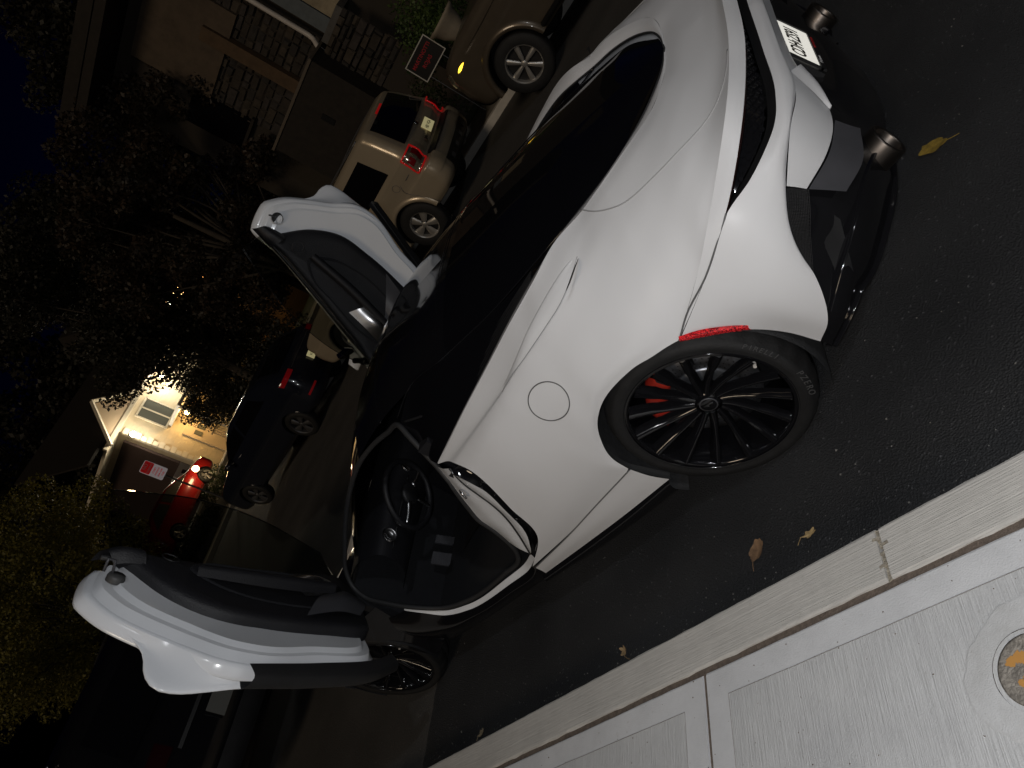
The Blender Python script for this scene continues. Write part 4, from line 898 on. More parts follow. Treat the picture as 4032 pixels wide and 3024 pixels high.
class Shell:
    def __init__(s, spec):
        s.S = np.array(spec, float); t = knots(s.S[:, None, :5] * np.array((1, 1, .25, .25, .3))); s.T = hermite(s.S, t, np.linspace(0, 1, 900)); s.T = s.T[np.argsort(s.T[:, 0])]
    def at(s, z): return np.array([np.interp(z, s.T[:, 0], s.T[:, k]) for k in range(5)])
    def side(s, poly_xz, sgn=1, off=.004, n=10):
        """a pane on the flank: poly of 4 corners (x,z): rear-low, front-low, front-high, rear-high"""
        a, b, c_, d = [np.array(p, float) for p in poly_xz]; G = []
        for i in range(n + 1):
            row = []
            for j in range(n + 1):
                u, v = i / n, j / n; p = (a * (1 - u) + b * u) * (1 - v) + (d * (1 - u) + c_ * u) * v
                w = s.at(p[1])[1]; row.append((p[0], sgn * (w + off), p[1]))
            G.append(row)
        G = np.array(G); return G if sgn > 0 else G[:, ::-1]
    def rear(s, y0, y1, z0, z1, off=.006, n=10, taper=1.0):
        G = []
        for i in range(n + 1):
            row = []
            for j in range(n + 1):
                z = z0 + (z1 - z0) * j / n; _, w, xr, xf, r = s.at(z); tp = 1 + (taper - 1) * j / n; y = (y0 + (y1 - y0) * i / n) * tp
                b = .05 * (1 - (y / w) ** 2); ex = 0
                if abs(y) > w - r: d = abs(y) - (w - r); ex = r - math.sqrt(max(r * r - d * d, 0))
                row.append((xr - b - off + ex, y, z))
            G.append(row)
        return np.array(G)
    def front(s, y0, y1, z0, z1, off=.006, n=10, taper=1.0):
        G = []
        for i in range(n + 1):
            row = []
            for j in range(n + 1):
                z = z0 + (z1 - z0) * j / n; _, w, xr, xf, r = s.at(z); tp = 1 + (taper - 1) * j / n; y = (y0 + (y1 - y0) * i / n) * tp
                b = .05 * (1 - (y / w) ** 2); ex = 0
                if abs(y) > w - r: d = abs(y) - (w - r); ex = r - math.sqrt(max(r * r - d * d, 0))
                row.append((xf + b + off - ex, y, z))
            G.append(row)
        return np.array(G)[::-1]
ALLOY = pmat('silver_alloy', (.50, .48, .45), .35, metal=.7, noise=.15)
DALLOY = pmat('dull_alloy', (.10, .10, .105), .4, metal=.6)
def plain_wheel(parent, x, y, R0, Rr, sgn, style='five', alloy=None):
    alloy = alloy or ALLOY
    W = .20; t = MB(); t.lathe([(Rr, -W), (R0 - .03, -W), (R0, -W + .04), (R0, -.04), (R0 - .008, -.02), (R0 - .03, -.002), (Rr + .03, .004), (Rr, -.002)], 48)
    w = t.build('wheel', RUBBER, parent, True); w.location = (x, y, R0); w.rotation_euler = (0, 0, 0 if sgn > 0 else math.pi)
    MB().lathe([(Rr + .002, 0), (Rr + .004, -.004), (Rr - .012, -.006), (Rr - .016, -.03), (Rr - .02, -.16)], 48).build('rim', alloy, w, True)
    MB().lathe([(0, -.07), (Rr - .015, -.075)], 32).build('wheel_dark', BPLAST, w, True)
    ns = 5 if style == 'five' else 6
    P = []
    for k in range(7):
        u = k / 6; r = .03 + (Rr - .035) * u
        hw = {'five': .030 + .045 * u ** 1.2 * (Rr / .22), 'six': .020 + .018 * u}[style]
        yf = -.028 + .016 * u - .02 * u * u
        P.append([(r, yf - .02, -hw), (r, yf, -hw * .86), (r, yf + .002, 0), (r, yf, hw * .86), (r, yf - .02, hw)])
    V = [p for q in P for p in q]; F = [(i * 5 + j, (i + 1) * 5 + j, (i + 1) * 5 + j + 1, i * 5 + j + 1) for i in range(6) for j in range(4)]
    sp = mk('spoke', V, F, alloy, w, True)
    for k in range(1, ns):
        o = bpy.data.objects.new('spoke', sp.data); COL.objects.link(o); o.parent = w; o.rotation_euler = (0, 2 * math.pi * k / ns, 0)
    MB().lathe([(0, -.018), (.03, -.018), (.042, -.026), (.05, -.05)], 24).build('hub_cap', alloy, w, True)
    for k in range(ns):
        a = 2 * math.pi * (k + .5) / ns; MB().lathe([(0, -.022), (.011, -.022), (.011, -.05)], 6, (.058 * math.cos(a), 0, .058 * math.sin(a))).build('wheel_nut', BPLAST, w)
    return w
def gridpart(name, G, mat, parent): return MB().grid(G).build(name, mat, parent, True)
def flare(parent, x, z, r, wy, sgn, mat, a0=2, a1=178, wid=.07, proud=.028):
    ths = np.linspace(R_(a0), R_(a1), 36); rows = [(r - .004, -.01), (r + .002, proud), (r + wid * .5, proud + .006), (r + wid, .004)]
    G = np.array([[(x + q * math.cos(t), sgn * (wy + h), z + q * math.sin(t)) for q, h in rows] for t in ths]); G = G if sgn < 0 else G[:, ::-1]
    return gridpart('arch_flare', G, mat, parent)

# --- tan SUV across the street
TAN = pmat('gold_metallic_paint', (.40, .33, .235), .30, metal=.35, coat=.5, noise=.08, nscale=3)
suv = empty('suv', (4.12, -7.20, 0), R_(.5), 'tan SUV across the street with red-edged tail lamp and yellow number plate', 'SUV')
SPEC = [(.34,.82,.14,4.30,.16),(.40,.87,.05,4.40,.18),(.55,.895,.0,4.44,.18),(.72,.900,.0,4.43,.18),(.755,.897,.015,4.41,.16),(.775,.890,.075,4.38,.13),(.95,.893,.080,4.28,.13),(1.04,.888,.088,3.75,.12),(1.085,.880,.095,3.20,.12),(1.12,.865,.105,3.08,.12),(1.35,.812,.165,2.82,.12),(1.58,.752,.235,2.52,.12),(1.66,.722,.275,2.36,.12),(1.70,.665,.36,2.20,.12),(1.722,.45,.60,2.0,.12)]
body_shell('body', SPEC, TAN, suv, [(.93,.36,.405,.92,.26),(3.55,.36,.405,.92,.26)])
SH = Shell(SPEC)
for s in (1, -1):
    gridpart('side_window', SH.side([(.50,1.13),(1.32,1.13),(1.30,1.56),(.62,1.56)], s), DGLASS, suv)
    gridpart('side_window', SH.side([(1.42,1.13),(2.22,1.13),(2.14,1.56),(1.40,1.56)], s), DGLASS, suv)
    gridpart('side_window', SH.side([(2.30,1.13),(3.02,1.12),(2.52,1.56),(2.22,1.56)], s), DGLASS, suv)
    for (xa, za) in (((1.37,1.37,1.40,1.40,1.30),(.50,.80,1.05,1.35,1.60)),((2.26,2.26,2.27,2.24,2.19),(.50,.80,1.05,1.35,1.60))):
        MB().tube([(x, s * (SH.at(z)[1] + .001), z) for x, z in zip(xa, za)], .004, 5).build('door_gap', SEAM, suv, True)
    flare(suv, .93, .36, .405, .895, s, TAN); flare(suv, 3.55, .36, .405, .895, s, TAN)
    plain_wheel(suv, .93, s * .885, .36, .215, s); plain_wheel(suv, 3.55, s * .885, .36, .215, s)
    MB().tube([(1.35, s * .90, .44), (3.13, s * .90, .44)], .03, 8).build('sill_trim', TAN, suv, True)
    # tail lamp: clear band with a red border, wrapped round the corner
    y0, y1 = (s * .56, s * .885) if s > 0 else (-.885, -.56)
    LG = []
    for z in np.linspace(.80, 1.075, 12):
        _, w, xr, xf, r = SH.at(z); row = []
        for u in np.linspace(0, 1, 14):
            arc = u * .34; y = .66 + arc
            if y < w - r: x = xr - .05 * (1 - (y / w) ** 2) - .012; yy = y
            else:
                d = (y - (w - r)); a = min(d / (r * 1.5), 1.0) * (math.pi / 2) * .98; yy = (w - r) + (r + .012) * math.sin(a); x = xr + r - (r + .012) * math.cos(a) - .05 * (1 - (min(yy, w) / w) ** 2)
            row.append((x, s * yy, z))
        LG.append(row)
    LG = np.array(LG); LG = LG if s < 0 else LG[::-1]
    tl = gridpart('tail_lamp', LG, pmat('clear_lens', (.62, .55, .42), .12, metal=.8, noise=.5, nscale=30), suv)
    nrm = np.array((-.006, s * .005, 0)); n0, n1 = LG.shape[:2]
    bd = [LG[0, j] for j in range(n1)] + [LG[i, n1 - 1] for i in range(1, n0)] + [LG[n0 - 1, j] for j in range(n1 - 2, -1, -1)] + [LG[i, 0] for i in range(n0 - 2, 0, -1)]
    MB().tube(np.array(bd) + nrm, .012, 6, True).build('lamp_border', pmat('red_lens', (.55, .006, .008), .15, coat=.5, emit=(1, .02, .02), estr=.12), tl, True)  # unlit lamp: border emission imitates light it reflects
    gridpart('lamp_bulb', LG[2:10, 1:6] + nrm, pmat('dark_red_lens', (.16, .004, .006), .15), tl); gridpart('lamp_bulb', LG[3:8, 7:11] + nrm, pmat('dark_red_lens', (.16, .004, .006), .15), tl)
    MB().tube(curve([(.42, s * .668, 1.70), (1.2, s * .68, 1.735), (2.1, s * .66, 1.715)], 16), .014, 6).build('roof_rail', DALLOY, suv, True)
    MB().box((2.72, s * .98, 1.14), (.12, .20, .14)).build('side_mirror', TAN, suv, True)
    gridpart('headlamp', SH.front(s * .50, s * .86, .80, .94), pmat('clear_lens', (.62, .55, .42), .12), suv)
gridpart('rear_window', SH.rear(-.66, .66, 1.125, 1.60, .008, 12, .88), DGLASS, suv)
gridpart('tailgate_inset', SH.rear(-.52, .52, .84, 1.05, .004), pmat('gold_metallic_paint', (.30, .225, .135), .3), suv)
gridpart('bumper_step', SH.rear(-.60, .60, .735, .80, .012), BPLAST, suv)
gridpart('rear_valance', SH.rear(-.62, .62, .36, .56, .010), BPLAST, suv)
for y in (-.45, -.15, .15, .45): gridpart('valance_slot', SH.rear(y - .05, y + .05, .44, .50, .02), GREYP, suv)
for s in (1, -1):
    gridpart('bumper_horn', SH.rear(s * .60, s * .86, .56, .76, .012) if s > 0 else SH.rear(-.86, -.60, .56, .76, .012), TAN, suv)
gridpart('brake_lamp', SH.rear(-.16, .16, 1.605, 1.635, .012), pmat('red_lens', (.45, .006, .008), .15), suv)
for y in (-.38, .38): gridpart('window_hinge', SH.rear(y - .05, y + .05, 1.555, 1.60, .016), BPLAST, suv)
MB().lathe([(0, 0), (.03, 0), (.036, .01)], 20, (.06, .02, 1.085), 'x').build('tailgate_lock', SILV, suv, True)
pn = MB().box((0, 0, 0), (.305, .152, .004)).build('number_plate', pmat('cream_plate', (.80, .72, .40), .45, emit=(1, .88, .45), estr=.22), suv); pn.matrix_local = frame((.018, -.02, .935), (0, -1, 0), (.06, 0, 1))  # glow put into the plate colour in place of reflected lamplight
text_part('plate_characters', 'H81 VGA', .072, PT, pn, Matrix.Translation((0, -.004, .003)), .0005, .001, .80)
MB().box((.0, .36, .90), (.01, .10, .035)).build('badge', SILV, suv)
MB().tube(curve([(.25, .86, .895), (.33, .893, .90), (.42, .90, .90)], 6), .0045, 5).build('quarter_gap', SEAM, suv, True)
MB().tube([(.62 + .055 * math.cos(t), SH.at(.93 + .055 * math.sin(t))[1] + .002, .95 + .055 * math.sin(t)) for t in np.linspace(0, 6.28, 24, endpoint=False)], .003, 5, True).build('fuel_flap_gap', SEAM, suv, True)
MB().tube(curve([(.36, .87, 1.08), (.60, .897, .82), (.52, .90, .62), (.50, .90, .50)], 16), .004, 5).build('bumper_gap', SEAM, suv, True)

# --- bronze off-roader, nose towards the tan SUV
BRZ = pmat('bronze_paint', (.098, .078, .056), .32, metal=.4, coat=.5, noise=.1)
trk = empty('offroader', (-1.30, -7.27, 0), 0, 'bronze off-road car with amber side lamp, parked behind the tan SUV', 'off-road car')
SPEC2 = [(.36,.84,.1,4.20,.20),(.42,.90,.04,4.34,.24),(.60,.93,.0,4.42,.26),(.80,.935,.0,4.42,.26),(1.00,.93,.02,4.38,.24),(1.12,.915,.05,4.28,.20),(1.19,.88,.07,3.95,.18),(1.215,.85,.09,3.0,.16),(1.26,.84,.10,2.85,.16),(1.60,.76,.20,2.50,.16),(1.76,.70,.30,2.30,.16),(1.80,.55,.5,2.1,.15)]
body_shell('body', SPEC2, BRZ, trk, [(.90,.37,.43,.95,.28),(3.62,.37,.43,.95,.28)])
SH2 = Shell(SPEC2)
for s in (1, -1):
    gridpart('side_window', SH2.side([(.45,1.27),(1.30,1.27),(1.28,1.66),(.55,1.66)], s), DGLASS, trk)
    gridpart('side_window', SH2.side([(1.40,1.27),(2.66,1.27),(2.36,1.66),(1.40,1.66)], s), DGLASS, trk)
    for x in (.90, 3.62):
        flare(trk, x, .37, .43, .93, s, BRZ, 2, 178, .085, .045); plain_wheel(trk, x, s * .935, .37, .235, s, 'six')
    for xs_, zs_ in (((2.78,2.80,2.82),(.50,.85,1.20)),((1.35,1.35,1.35),(.5,.85,1.65))):
        MB().tube([(x, s * (SH2.at(z)[1] + .002), z) for x, z in zip(xs_, zs_)], .004, 5).build('door_gap', SEAM, trk, True)
    MB().tube(curve([(3.0, s * .925, 1.06), (3.5, s * .94, 1.045), (4.1, s * .90, 1.04)], 14), .008, 6).build('shoulder_crease', BRZ, trk, True)
    gridpart('headlamp', SH2.front(s * .52, s * .90, .90, 1.06) if s > 0 else SH2.front(-.90, -.52, .90, 1.06), pmat('clear_lens', (.62, .55, .42), .12), trk)
    amb = [[(4.19, s * .915, 1.02), (4.12, s * .925, 1.015), (4.02, s * .935, 1.005)], [(4.19, s * .925, .985), (4.11, s * .936, .985), (4.0, s * .938, .995)], [(4.19, s * .92, .965), (4.12, s * .93, .968), (4.03, s * .936, .985)]]
    amb = np.array(amb); gpatch('side_lamp', amb if s > 0 else amb[:, ::-1], 8, 16, pmat('amber_lens_glow', (.8, .38, .02), .2, emit=(1, .62, .04), estr=3.2), trk)  # emission imitates light the amber lens reflects
    MB().tube([(1.3, s * .92, .43), (3.15, s * .92, .43)], .035, 8).build('side_step', BPLAST, trk, True)
    MB().box((2.60, s * 1.02, 1.26), (.14, .20, .15)).build('side_mirror', BPLAST, trk, True)
gridpart('grille', SH2.front(-.5, .5, .80, 1.06), BPLAST, trk)
gridpart('front_bumper', SH2.front(-.85, .85, .40, .62, .03), BPLAST, trk)
gridpart('rear_window', SH2.rear(-.55, .55, 1.28, 1.62, .008, 8, .9), DGLASS, trk)
gridpart('windscreen', SH2.front(-.66, .66, 1.28, 1.72, .008, 8, .86), DGLASS, trk)

# --- dark blue saloon further along
NAVY = pmat('dark_blue_paint', (.010, .012, .020), .18, coat=.8)
sed = empty('dark_car', (9.42, -7.17, 0), R_(1), 'black-blue car with red tail lamps and yellow number plate, ahead of the tan SUV', 'car')
SPEC3 = [(.26,.78,.10,4.45,.22),(.34,.86,.03,4.56,.28),(.55,.90,.0,4.60,.32),(.75,.905,.0,4.56,.32),(.95,.89,.05,4.35,.28),(1.05,.87,.10,3.70,.24),(1.10,.84,.18,3.30,.20),(1.22,.79,.36,3.02,.18),(1.38,.70,.66,2.70,.18),(1.46,.62,.95,2.45,.18),(1.48,.40,1.2,2.2,.15)]
body_shell('body', SPEC3, NAVY, sed, [(.95,.325,.365,.92,.25),(3.70,.325,.365,.92,.25)])
SH3 = Shell(SPEC3)
REDL = pmat('red_lens_dim', (.22, .004, .007), .12, coat=.6, emit=(1, .02, .03), estr=.03)  # faint added glow for light these lenses and reflectors return
for s in (1, -1):
    gridpart('side_window', SH3.side([(.80,1.12),(2.0,1.12),(1.95,1.39),(1.15,1.39)], s), DGLASS, sed)
    gridpart('side_window', SH3.side([(2.08,1.12),(3.15,1.11),(2.60,1.38),(2.05,1.39)], s), DGLASS, sed)
    for x in (.95, 3.70): plain_wheel(sed, x, s * .89, .325, .225, s, 'five', DALLOY); flare(sed, x, .325, .365, .895, s, NAVY, 0, 180, .02, .006)
    gridpart('tail_lamp', SH3.rear(s * .55, s * .87, .93, 1.02, .012) if s > 0 else SH3.rear(-.87, -.55, .93, 1.02, .012), REDL, sed)
    gridpart('bumper_reflector', SH3.rear(s * .60, s * .84, .47, .51, .012) if s > 0 else SH3.rear(-.84, -.60, .47, .51, .012), REDL, sed)
    MB().box((2.95, s * .96, 1.12), (.12, .18, .12)).build('side_mirror', NAVY, sed, True)
gridpart('rear_window', SH3.rear(-.60, .60, 1.14, 1.40, .008, 10, .85), DGLASS, sed)
gridpart('chrome_strip', SH3.rear(-.5, .5, .965, .98, .014), DALLOY, sed)
gridpart('windscreen', SH3.front(-.62, .62, 1.12, 1.42, .008, 8, .85), DGLASS, sed)
pn = MB().box((0, 0, 0), (.305, .152, .004)).build('number_plate', pmat('cream_plate', (.80, .72, .40), .45), sed); pn.matrix_local = frame((-.062, 0, .74), (0, -1, 0), (.06, 0, 1))
text_part('plate_characters', 'V17 BKE', .072, PT, pn, Matrix.Translation((0, -.004, .003)), .0005, .001, .80)

# --- black estate parked ahead of the sports car
BLK = pmat('black_gloss_paint', (.006, .006, .007), .12, coat=.8)
blk = empty('black_suv', (5.35, .38, 0), 0, 'black glossy SUV parked at the near kerb ahead of the sports car', 'SUV')
SPEC4 = [(.34,.80,.14,4.5,.22),(.42,.90,.04,4.64,.26),(.60,.95,.0,4.70,.28),(.85,.955,.02,4.68,.28),(1.05,.945,.06,4.45,.24),(1.14,.93,.08,3.6,.22),(1.18,.91,.10,3.4,.2),(1.45,.82,.22,3.0,.2),(1.66,.74,.36,2.7,.2),(1.74,.60,.55,2.4,.2)]
body_shell('body', SPEC4, BLK, blk, [(.95,.37,.41,.96,.28),(3.70,.37,.41,.96,.28)])
SH4 = Shell(SPEC4)
for s in (1, -1):
    gridpart('side_window', SH4.side([(.45,1.20),(1.85,1.20),(1.82,1.60),(.62,1.60)], s), DGLASS, blk)
    gridpart('side_window', SH4.side([(1.95,1.20),(3.2,1.20),(2.65,1.60),(1.92,1.60)], s), DGLASS, blk)
    for x in (.95, 3.70): plain_wheel(blk, x, s * .95, .37, .245, s, 'six', DALLOY)
    gridpart('tail_lamp', SH4.rear(s * .50, s * .92, .96, 1.10, .012) if s > 0 else SH4.rear(-.92, -.50, .96, 1.10, .012), pmat('red_lens_dark', (.015, .002, .003), .12), blk)
    MB().tube(curve([(.5, s * .72, 1.72), (1.5, s * .73, 1.76), (2.4, s * .70, 1.74)], 12), .014, 6).build('roof_rail', SILV, blk, True)
gridpart('rear_window', SH4.rear(-.66, .66, 1.20, 1.58, .008, 10, .88), DGLASS, blk)
gridpart('chrome_strip', SH4.rear(-.5, .5, .90, .93, .014), BPLAST, blk)
gridpart('bumper_trim', SH4.rear(-.80, .80, .42, .60, .014), BPLAST, blk)
pn = MB().box((0, 0, 0), (.305, .152, .004)).build('number_plate', pmat('plain_plate', (.11, .11, .10), .5), blk); pn.matrix_local = frame((-.066, .05, .76), (0, -1, 0), (.06, 0, 1))

# --- red hatchback side-on on the cross street
REDP = pmat('red_paint', (.30, .012, .010), .25, coat=.6)
redc = empty('red_hatchback', (25.6, -10.2, .86), R_(-90), 'red hatchback standing side-on below the lit house', 'car')
SPEC5 = [(.24,.74,.10,3.90,.22),(.34,.82,.02,4.02,.28),(.55,.855,.0,4.05,.30),(.80,.85,.04,3.95,.28),(.92,.83,.10,3.55,.24),(.98,.80,.18,3.25,.2),(1.20,.72,.42,2.80,.18),(1.40,.62,.85,2.30,.18),(1.47,.45,1.2,1.95,.15)]
body_shell('body', SPEC5, REDP, redc, [(.78,.31,.35,.87,.22),(3.28,.31,.35,.87,.22)])
SH5 = Shell(SPEC5)
for s in (1, -1):
    gridpart('side_window', SH5.side([(.60,1.01),(1.62,1.0),(1.60,1.35),(1.05,1.35)], s), pmat('painted_lit_glass', (.16, .15, .13), .06, metal=.6), redc)  # pale metallic colour makes the windows look lit
    gridpart('side_window', SH5.side([(1.70,1.0),(3.0,.99),(2.25,1.34),(1.68,1.35)], s), pmat('painted_lit_glass', (.16, .15, .13), .06, metal=.6), redc)
    for x in (.78, 3.28): plain_wheel(redc, x, s * .85, .31, .20, s, 'five')
    gridpart('headlamp', SH5.front(s * .40, s * .80, .62, .78) if s > 0 else SH5.front(-.80, -.40, .62, .78), pmat('clear_lens', (.62, .55, .42), .12), redc)
    MB().tube(curve([(.62, s * .81, .99), (1.6, s * .815, .985), (3.0, s * .80, .98)], 12), .010, 6).build('window_trim', SILV, redc, True)
gridpart('windscreen', SH5.front(-.58, .58, 1.0, 1.36, .008, 8, .85), DGLASS, redc)
# ------------------------------------------------------------------ houses
STUC = pmat('tan_stucco', (.085, .062, .042), .9, noise=.3, nscale=4, bump=.4, bscale=60)
BRN = pmat('dark_brown_boards', (.018, .0135, .010), .8, noise=.4, nscale=8, bump=.3, bscale=30)
STONES = [pmat('field_stone_%d' % i, c, .85, noise=.45, nscale=9, bump=.6, bscale=28) for i, c in enumerate([(.036, .028, .021), (.055, .043, .031), (.028, .024, .021), (.045, .037, .033)])]
MORT = pmat('dark_mortar', (.032, .026, .020), .95, bump=.5, bscale=50)
def stone_face(parent, x0, x1, z0, z1, y, size=.22, seed=1):
    g_ = random.Random(seed); z = z0
    while z < z1 - .03:
        h = min(size * g_.uniform(.6, 1.1), z1 - z); x = x0 + g_.uniform(-.12, 0)
        while x < x1 - .02:
            w = size * g_.uniform(.8, 2.0); xa, xb = max(x, x0) + .008, min(x + w, x1) - .008
            if xb - xa > .04:
                d = g_.uniform(.02, .06); i = g_.uniform(.005, .03); j = lambda: g_.uniform(-.012, .012)
                V = [(xa, y, z + .008), (xb, y, z + .008), (xb, y, z + h - .008), (xa, y, z + h - .008), (xa + i + j(), y + d, z + .015 + i), (xb - i + j(), y + d + j(), z + .015 + i + j()), (xb - i, y + d + j(), z + h - .015 - i), (xa + i + j(), y + d, z + h - .015 - i + j())]
                mk('stone', V, [(4, 7, 6, 5), (0, 4, 5, 1), (1, 5, 6, 2), (2, 6, 7, 3), (3, 7, 4, 0)], g_.choice(STONES), parent, False)
            x += w
        z += h
h1 = empty('stone_house', (6.5, -11.6, .09), 0, 'dark stone-faced house with white downpipe behind the parked cars', 'house')
def hp(name, c, d, mat, rz=0): 
    o = MB().box((c[0] - 6.5, c[1] + 11.6, c[2] - .09), d, rz).build(name, mat, h1); return o
hp('wall', (6.3, -12.6, 3.2), (7.4, 2.0, 6.4), MORT)
hp('stucco_bay', (7.55, -11.75, 5.35), (1.9, .5, 1.6), STUC)
hp('corner_board', (7.24, -11.50, 4.02), (.28, .16, 2.05), pmat('ochre_board', (.085, .052, .027), .8, noise=.3, nscale=6))
hp('lower_lean_to', (7.05, -11.0, 1.52), (2.05, 1.1, 2.9), BRN)
hp('lean_to_coping', (7.05, -11.0, 2.99), (2.12, 1.16, .05), pmat('dark_trim', (.10, .08, .06), .7))
hp('lean_to_vent', (6.9, -10.44, 2.30), (.12, .02, .26), pmat('void_black', (.002, .002, .002), .9))
hp('painted_bay', (5.80, -11.70, 3.6), (.30, .5, 1.6), pmat('slate_blue_board', (.10, .115, .125), .7, noise=.2))
hp('lit_pier', (5.25, -11.75, 3.7), (.75, .6, 1.5), pmat('cream_stone', (.30, .25, .17), .9, noise=.35, nscale=5, bump=.6, bscale=20))
hp('pier_cap', (5.55, -11.35, 2.93), (.75, .55, .12), pmat('slate_slab', (.09, .085, .08), .7, noise=.3))
hp('eave', (8.1, -11.3, 6.55), (3.8, 1.2, .18), BRN)
hp('roof', (7.4, -13.2, 6.9), (6.2, 4.4, .25), BRN)
for (x, z, w, h) in ((8.9, 4.3, .8, 1.2),):
    hp('window', (x, -11.58, z), (w, .06, h), DGLASS); hp('window_sill', (x, -11.54, z - h / 2 - .04), (w + .15, .14, .06), BRN)
sg = empty('stone_holder'); bpy.data.objects.remove(sg)
loc = lambda x: x - 6.5
stone_face(h1, loc(6.14), loc(7.10), 2.95, 5.0, .0, .17, 3)
stone_face(h1, loc(7.40), loc(8.6), 3.0, 4.6, .0, .2, 6)
h1b = MB().box((-.85, .35, .95 + .0), (1.15, .55, 1.9)).build('garden_pier', MORT, h1)
stone_face(h1, loc(5.08), loc(6.22), 1.6, 2.78, .64, .17, 4)
dp = [(-.44, .32, 6.4), (-.44, .32, 3.16), (-.44, .36, 3.05), (-.43, .52, 2.90), (-.43, .56, 2.80), (-.42, .56, 1.9)]
MB().tube(curve(dp[:2], 6).tolist() + [dp[2]] + curve(dp[3:], 5).tolist(), .048, 10).build('downpipe', pmat('white_pvc', (.50, .46, .42), .45, noise=.15), h1, True)

# front-garden things
hd = empty('hedge', (4.05, -9.95, .1), 0, 'clipped green hedge bush behind the urn', 'hedge')
def foliage(name, clumps, n, leaf, mat, parent, seed, flat=.7):
    """n small bent leaf blades gathered into clumps (x,y,z,r)"""
    g_ = np.random.default_rng(seed); w = np.array([c_[3] ** 2.2 for c_ in clumps]); w /= w.sum(); idx = g_.choice(len(clumps), n, p=w); Cc = np.array(clumps)
    d = g_.normal(size=(n, 3)); d /= np.linalg.norm(d, axis=1)[:, None]; rad = g_.uniform(.25, 1, n) ** .45
    P = Cc[idx, :3] + d * (Cc[idx, 3] * rad)[:, None] * np.array((1, 1, flat))
    a = g_.normal(size=(n, 3)); a /= np.linalg.norm(a, axis=1)[:, None]; b = np.cross(a, d + g_.normal(size=(n, 3)) * .4); b /= np.linalg.norm(b, axis=1)[:, None] + 1e-9
    L = leaf * g_.uniform(.6, 1.35, n)[:, None]; nrm = np.cross(a, b)
    V = np.stack([P - a * L * .5, P + b * L * .32 + nrm * L * .08, P + a * L * .5, P - b * L * .32 + nrm * L * .08], 1).reshape(-1, 3)
    me = bpy.data.meshes.new(name); me.vertices.add(4 * n); me.vertices.foreach_set('co', V.astype(np.float32).ravel())
    me.loops.add(4 * n); me.loops.foreach_set('vertex_index', np.arange(4 * n, dtype=np.int32)); me.polygons.add(n); me.polygons.foreach_set('loop_start', np.arange(0, 4 * n, 4, dtype=np.int32)); me.polygons.foreach_set('loop_total', np.full(n, 4, dtype=np.int32)) 
    me.update(calc_edges=True); me.validate(); me.materials.append(mat)
    o = bpy.data.objects.new(name, me); COL.objects.link(o); o.parent = parent; return o
def leafmat(name, c1, c2):
    m = bpy.data.materials.new(name); m.use_nodes = True; nt = m.node_tree; b = nt.nodes['Principled BSDF']
    gi = nt.nodes.new('ShaderNodeTexCoord'); no = nt.nodes.new('ShaderNodeTexNoise'); no.inputs['Scale'].default_value = 2.2; no.inputs['Detail'].default_value = 6; nt.links.new(gi.outputs['Object'], no.inputs['Vector'])
    r = nt.nodes.new('ShaderNodeValToRGB'); r.color_ramp.elements[0].position = .38; r.color_ramp.elements[1].position = .64; r.color_ramp.elements[0].color = (*c1, 1); r.color_ramp.elements[1].color = (*c2, 1)
    nt.links.new(no.outputs['Fac'], r.inputs['Fac']); nt.links.new(r.outputs['Color'], b.inputs['Base Color']); b.inputs['Roughness'].default_value = .6
    tr = nt.nodes.new('ShaderNodeBsdfTranslucent'); nt.links.new(r.outputs['Color'], tr.inputs['Color']); mx = nt.nodes.new('ShaderNodeMixShader'); mx.inputs[0].default_value = .3
    nt.links.new(b.outputs[0], mx.inputs[1]); nt.links.new(tr.outputs[0], mx.inputs[2]); nt.links.new(mx.outputs[0], nt.nodes['Material Output'].inputs['Surface'])
    return m
LGREEN = leafmat('hedge_leaf', (.03, .06, .012), (.07, .11, .02)); LMAP = leafmat('maple_leaf', (.014, .011, .006), (.038, .022, .010)); LYEL = leafmat('yellowing_leaf', (.10, .10, .014), (.19, .16, .022)); LDK = leafmat('dark_leaf', (.009, .010, .005), (.022, .018, .008))
BARK = pmat('bark', (.05, .04, .03), .9, noise=.4, bump=.8, bscale=30)
foliage('crown', [(rng.uniform(-.35, .35), rng.uniform(-.4, .4), rng.uniform(.9, 1.75), rng.uniform(.25, .4)) for k in range(26)], 5200, .055, LGREEN, hd, 2, 1)
MB().tube([(0, 0, 0), (.02, .01, .5), (0, 0, 1.0)], .05, 7).build('trunk', BARK, hd, True)
low = empty('shrub', (5.6, -9.6, .1), 0, 'low dark shrub at the foot of the downpipe', 'shrub')
foliage('crown', [(rng.uniform(-.9, .9), rng.uniform(-.4, .4), rng.uniform(.3, 1.25), rng.uniform(.2, .35)) for k in range(26)], 3600, .06, leafmat('dark_shrub_leaf', (.02, .035, .01), (.05, .06, .016)), low, 3, 1)
MB().tube([(0, 0, 0), (.03, .02, .4), (.1, 0, .8)], .03, 6).build('trunk', BARK, low, True)
ur = empty('urn', (3.55, -9.05, .11), 0, 'cream stone urn between the bronze off-roader and the hedge', 'urn')
URN = pmat('cream_cast_stone', (.26, .22, .165), .8, noise=.25, nscale=6)
MB().lathe([(0, 0), (.20, 0), (.20, .5), (.22, .52), (.22, .60), (.15, .62), (.09, .70), (.08, .80), (.12, .90), (.22, 1.08), (.25, 1.20), (.30, 1.24), (.30, 1.28), (.24, 1.27), (.22, 1.18), (0, 1.16)], 32, axis='z').build('urn_body', URN, ur, True)
foliage('plant', [(rng.uniform(-.12, .12), rng.uniform(-.12, .12), 1.26, .1) for k in range(6)], 220, .06, LGREEN, ur, 5, 1)
ys = empty('yard_sign', (4.17, -9.0, .11), R_(4), 'black yard sign with white border and two lines of red names', 'sign')
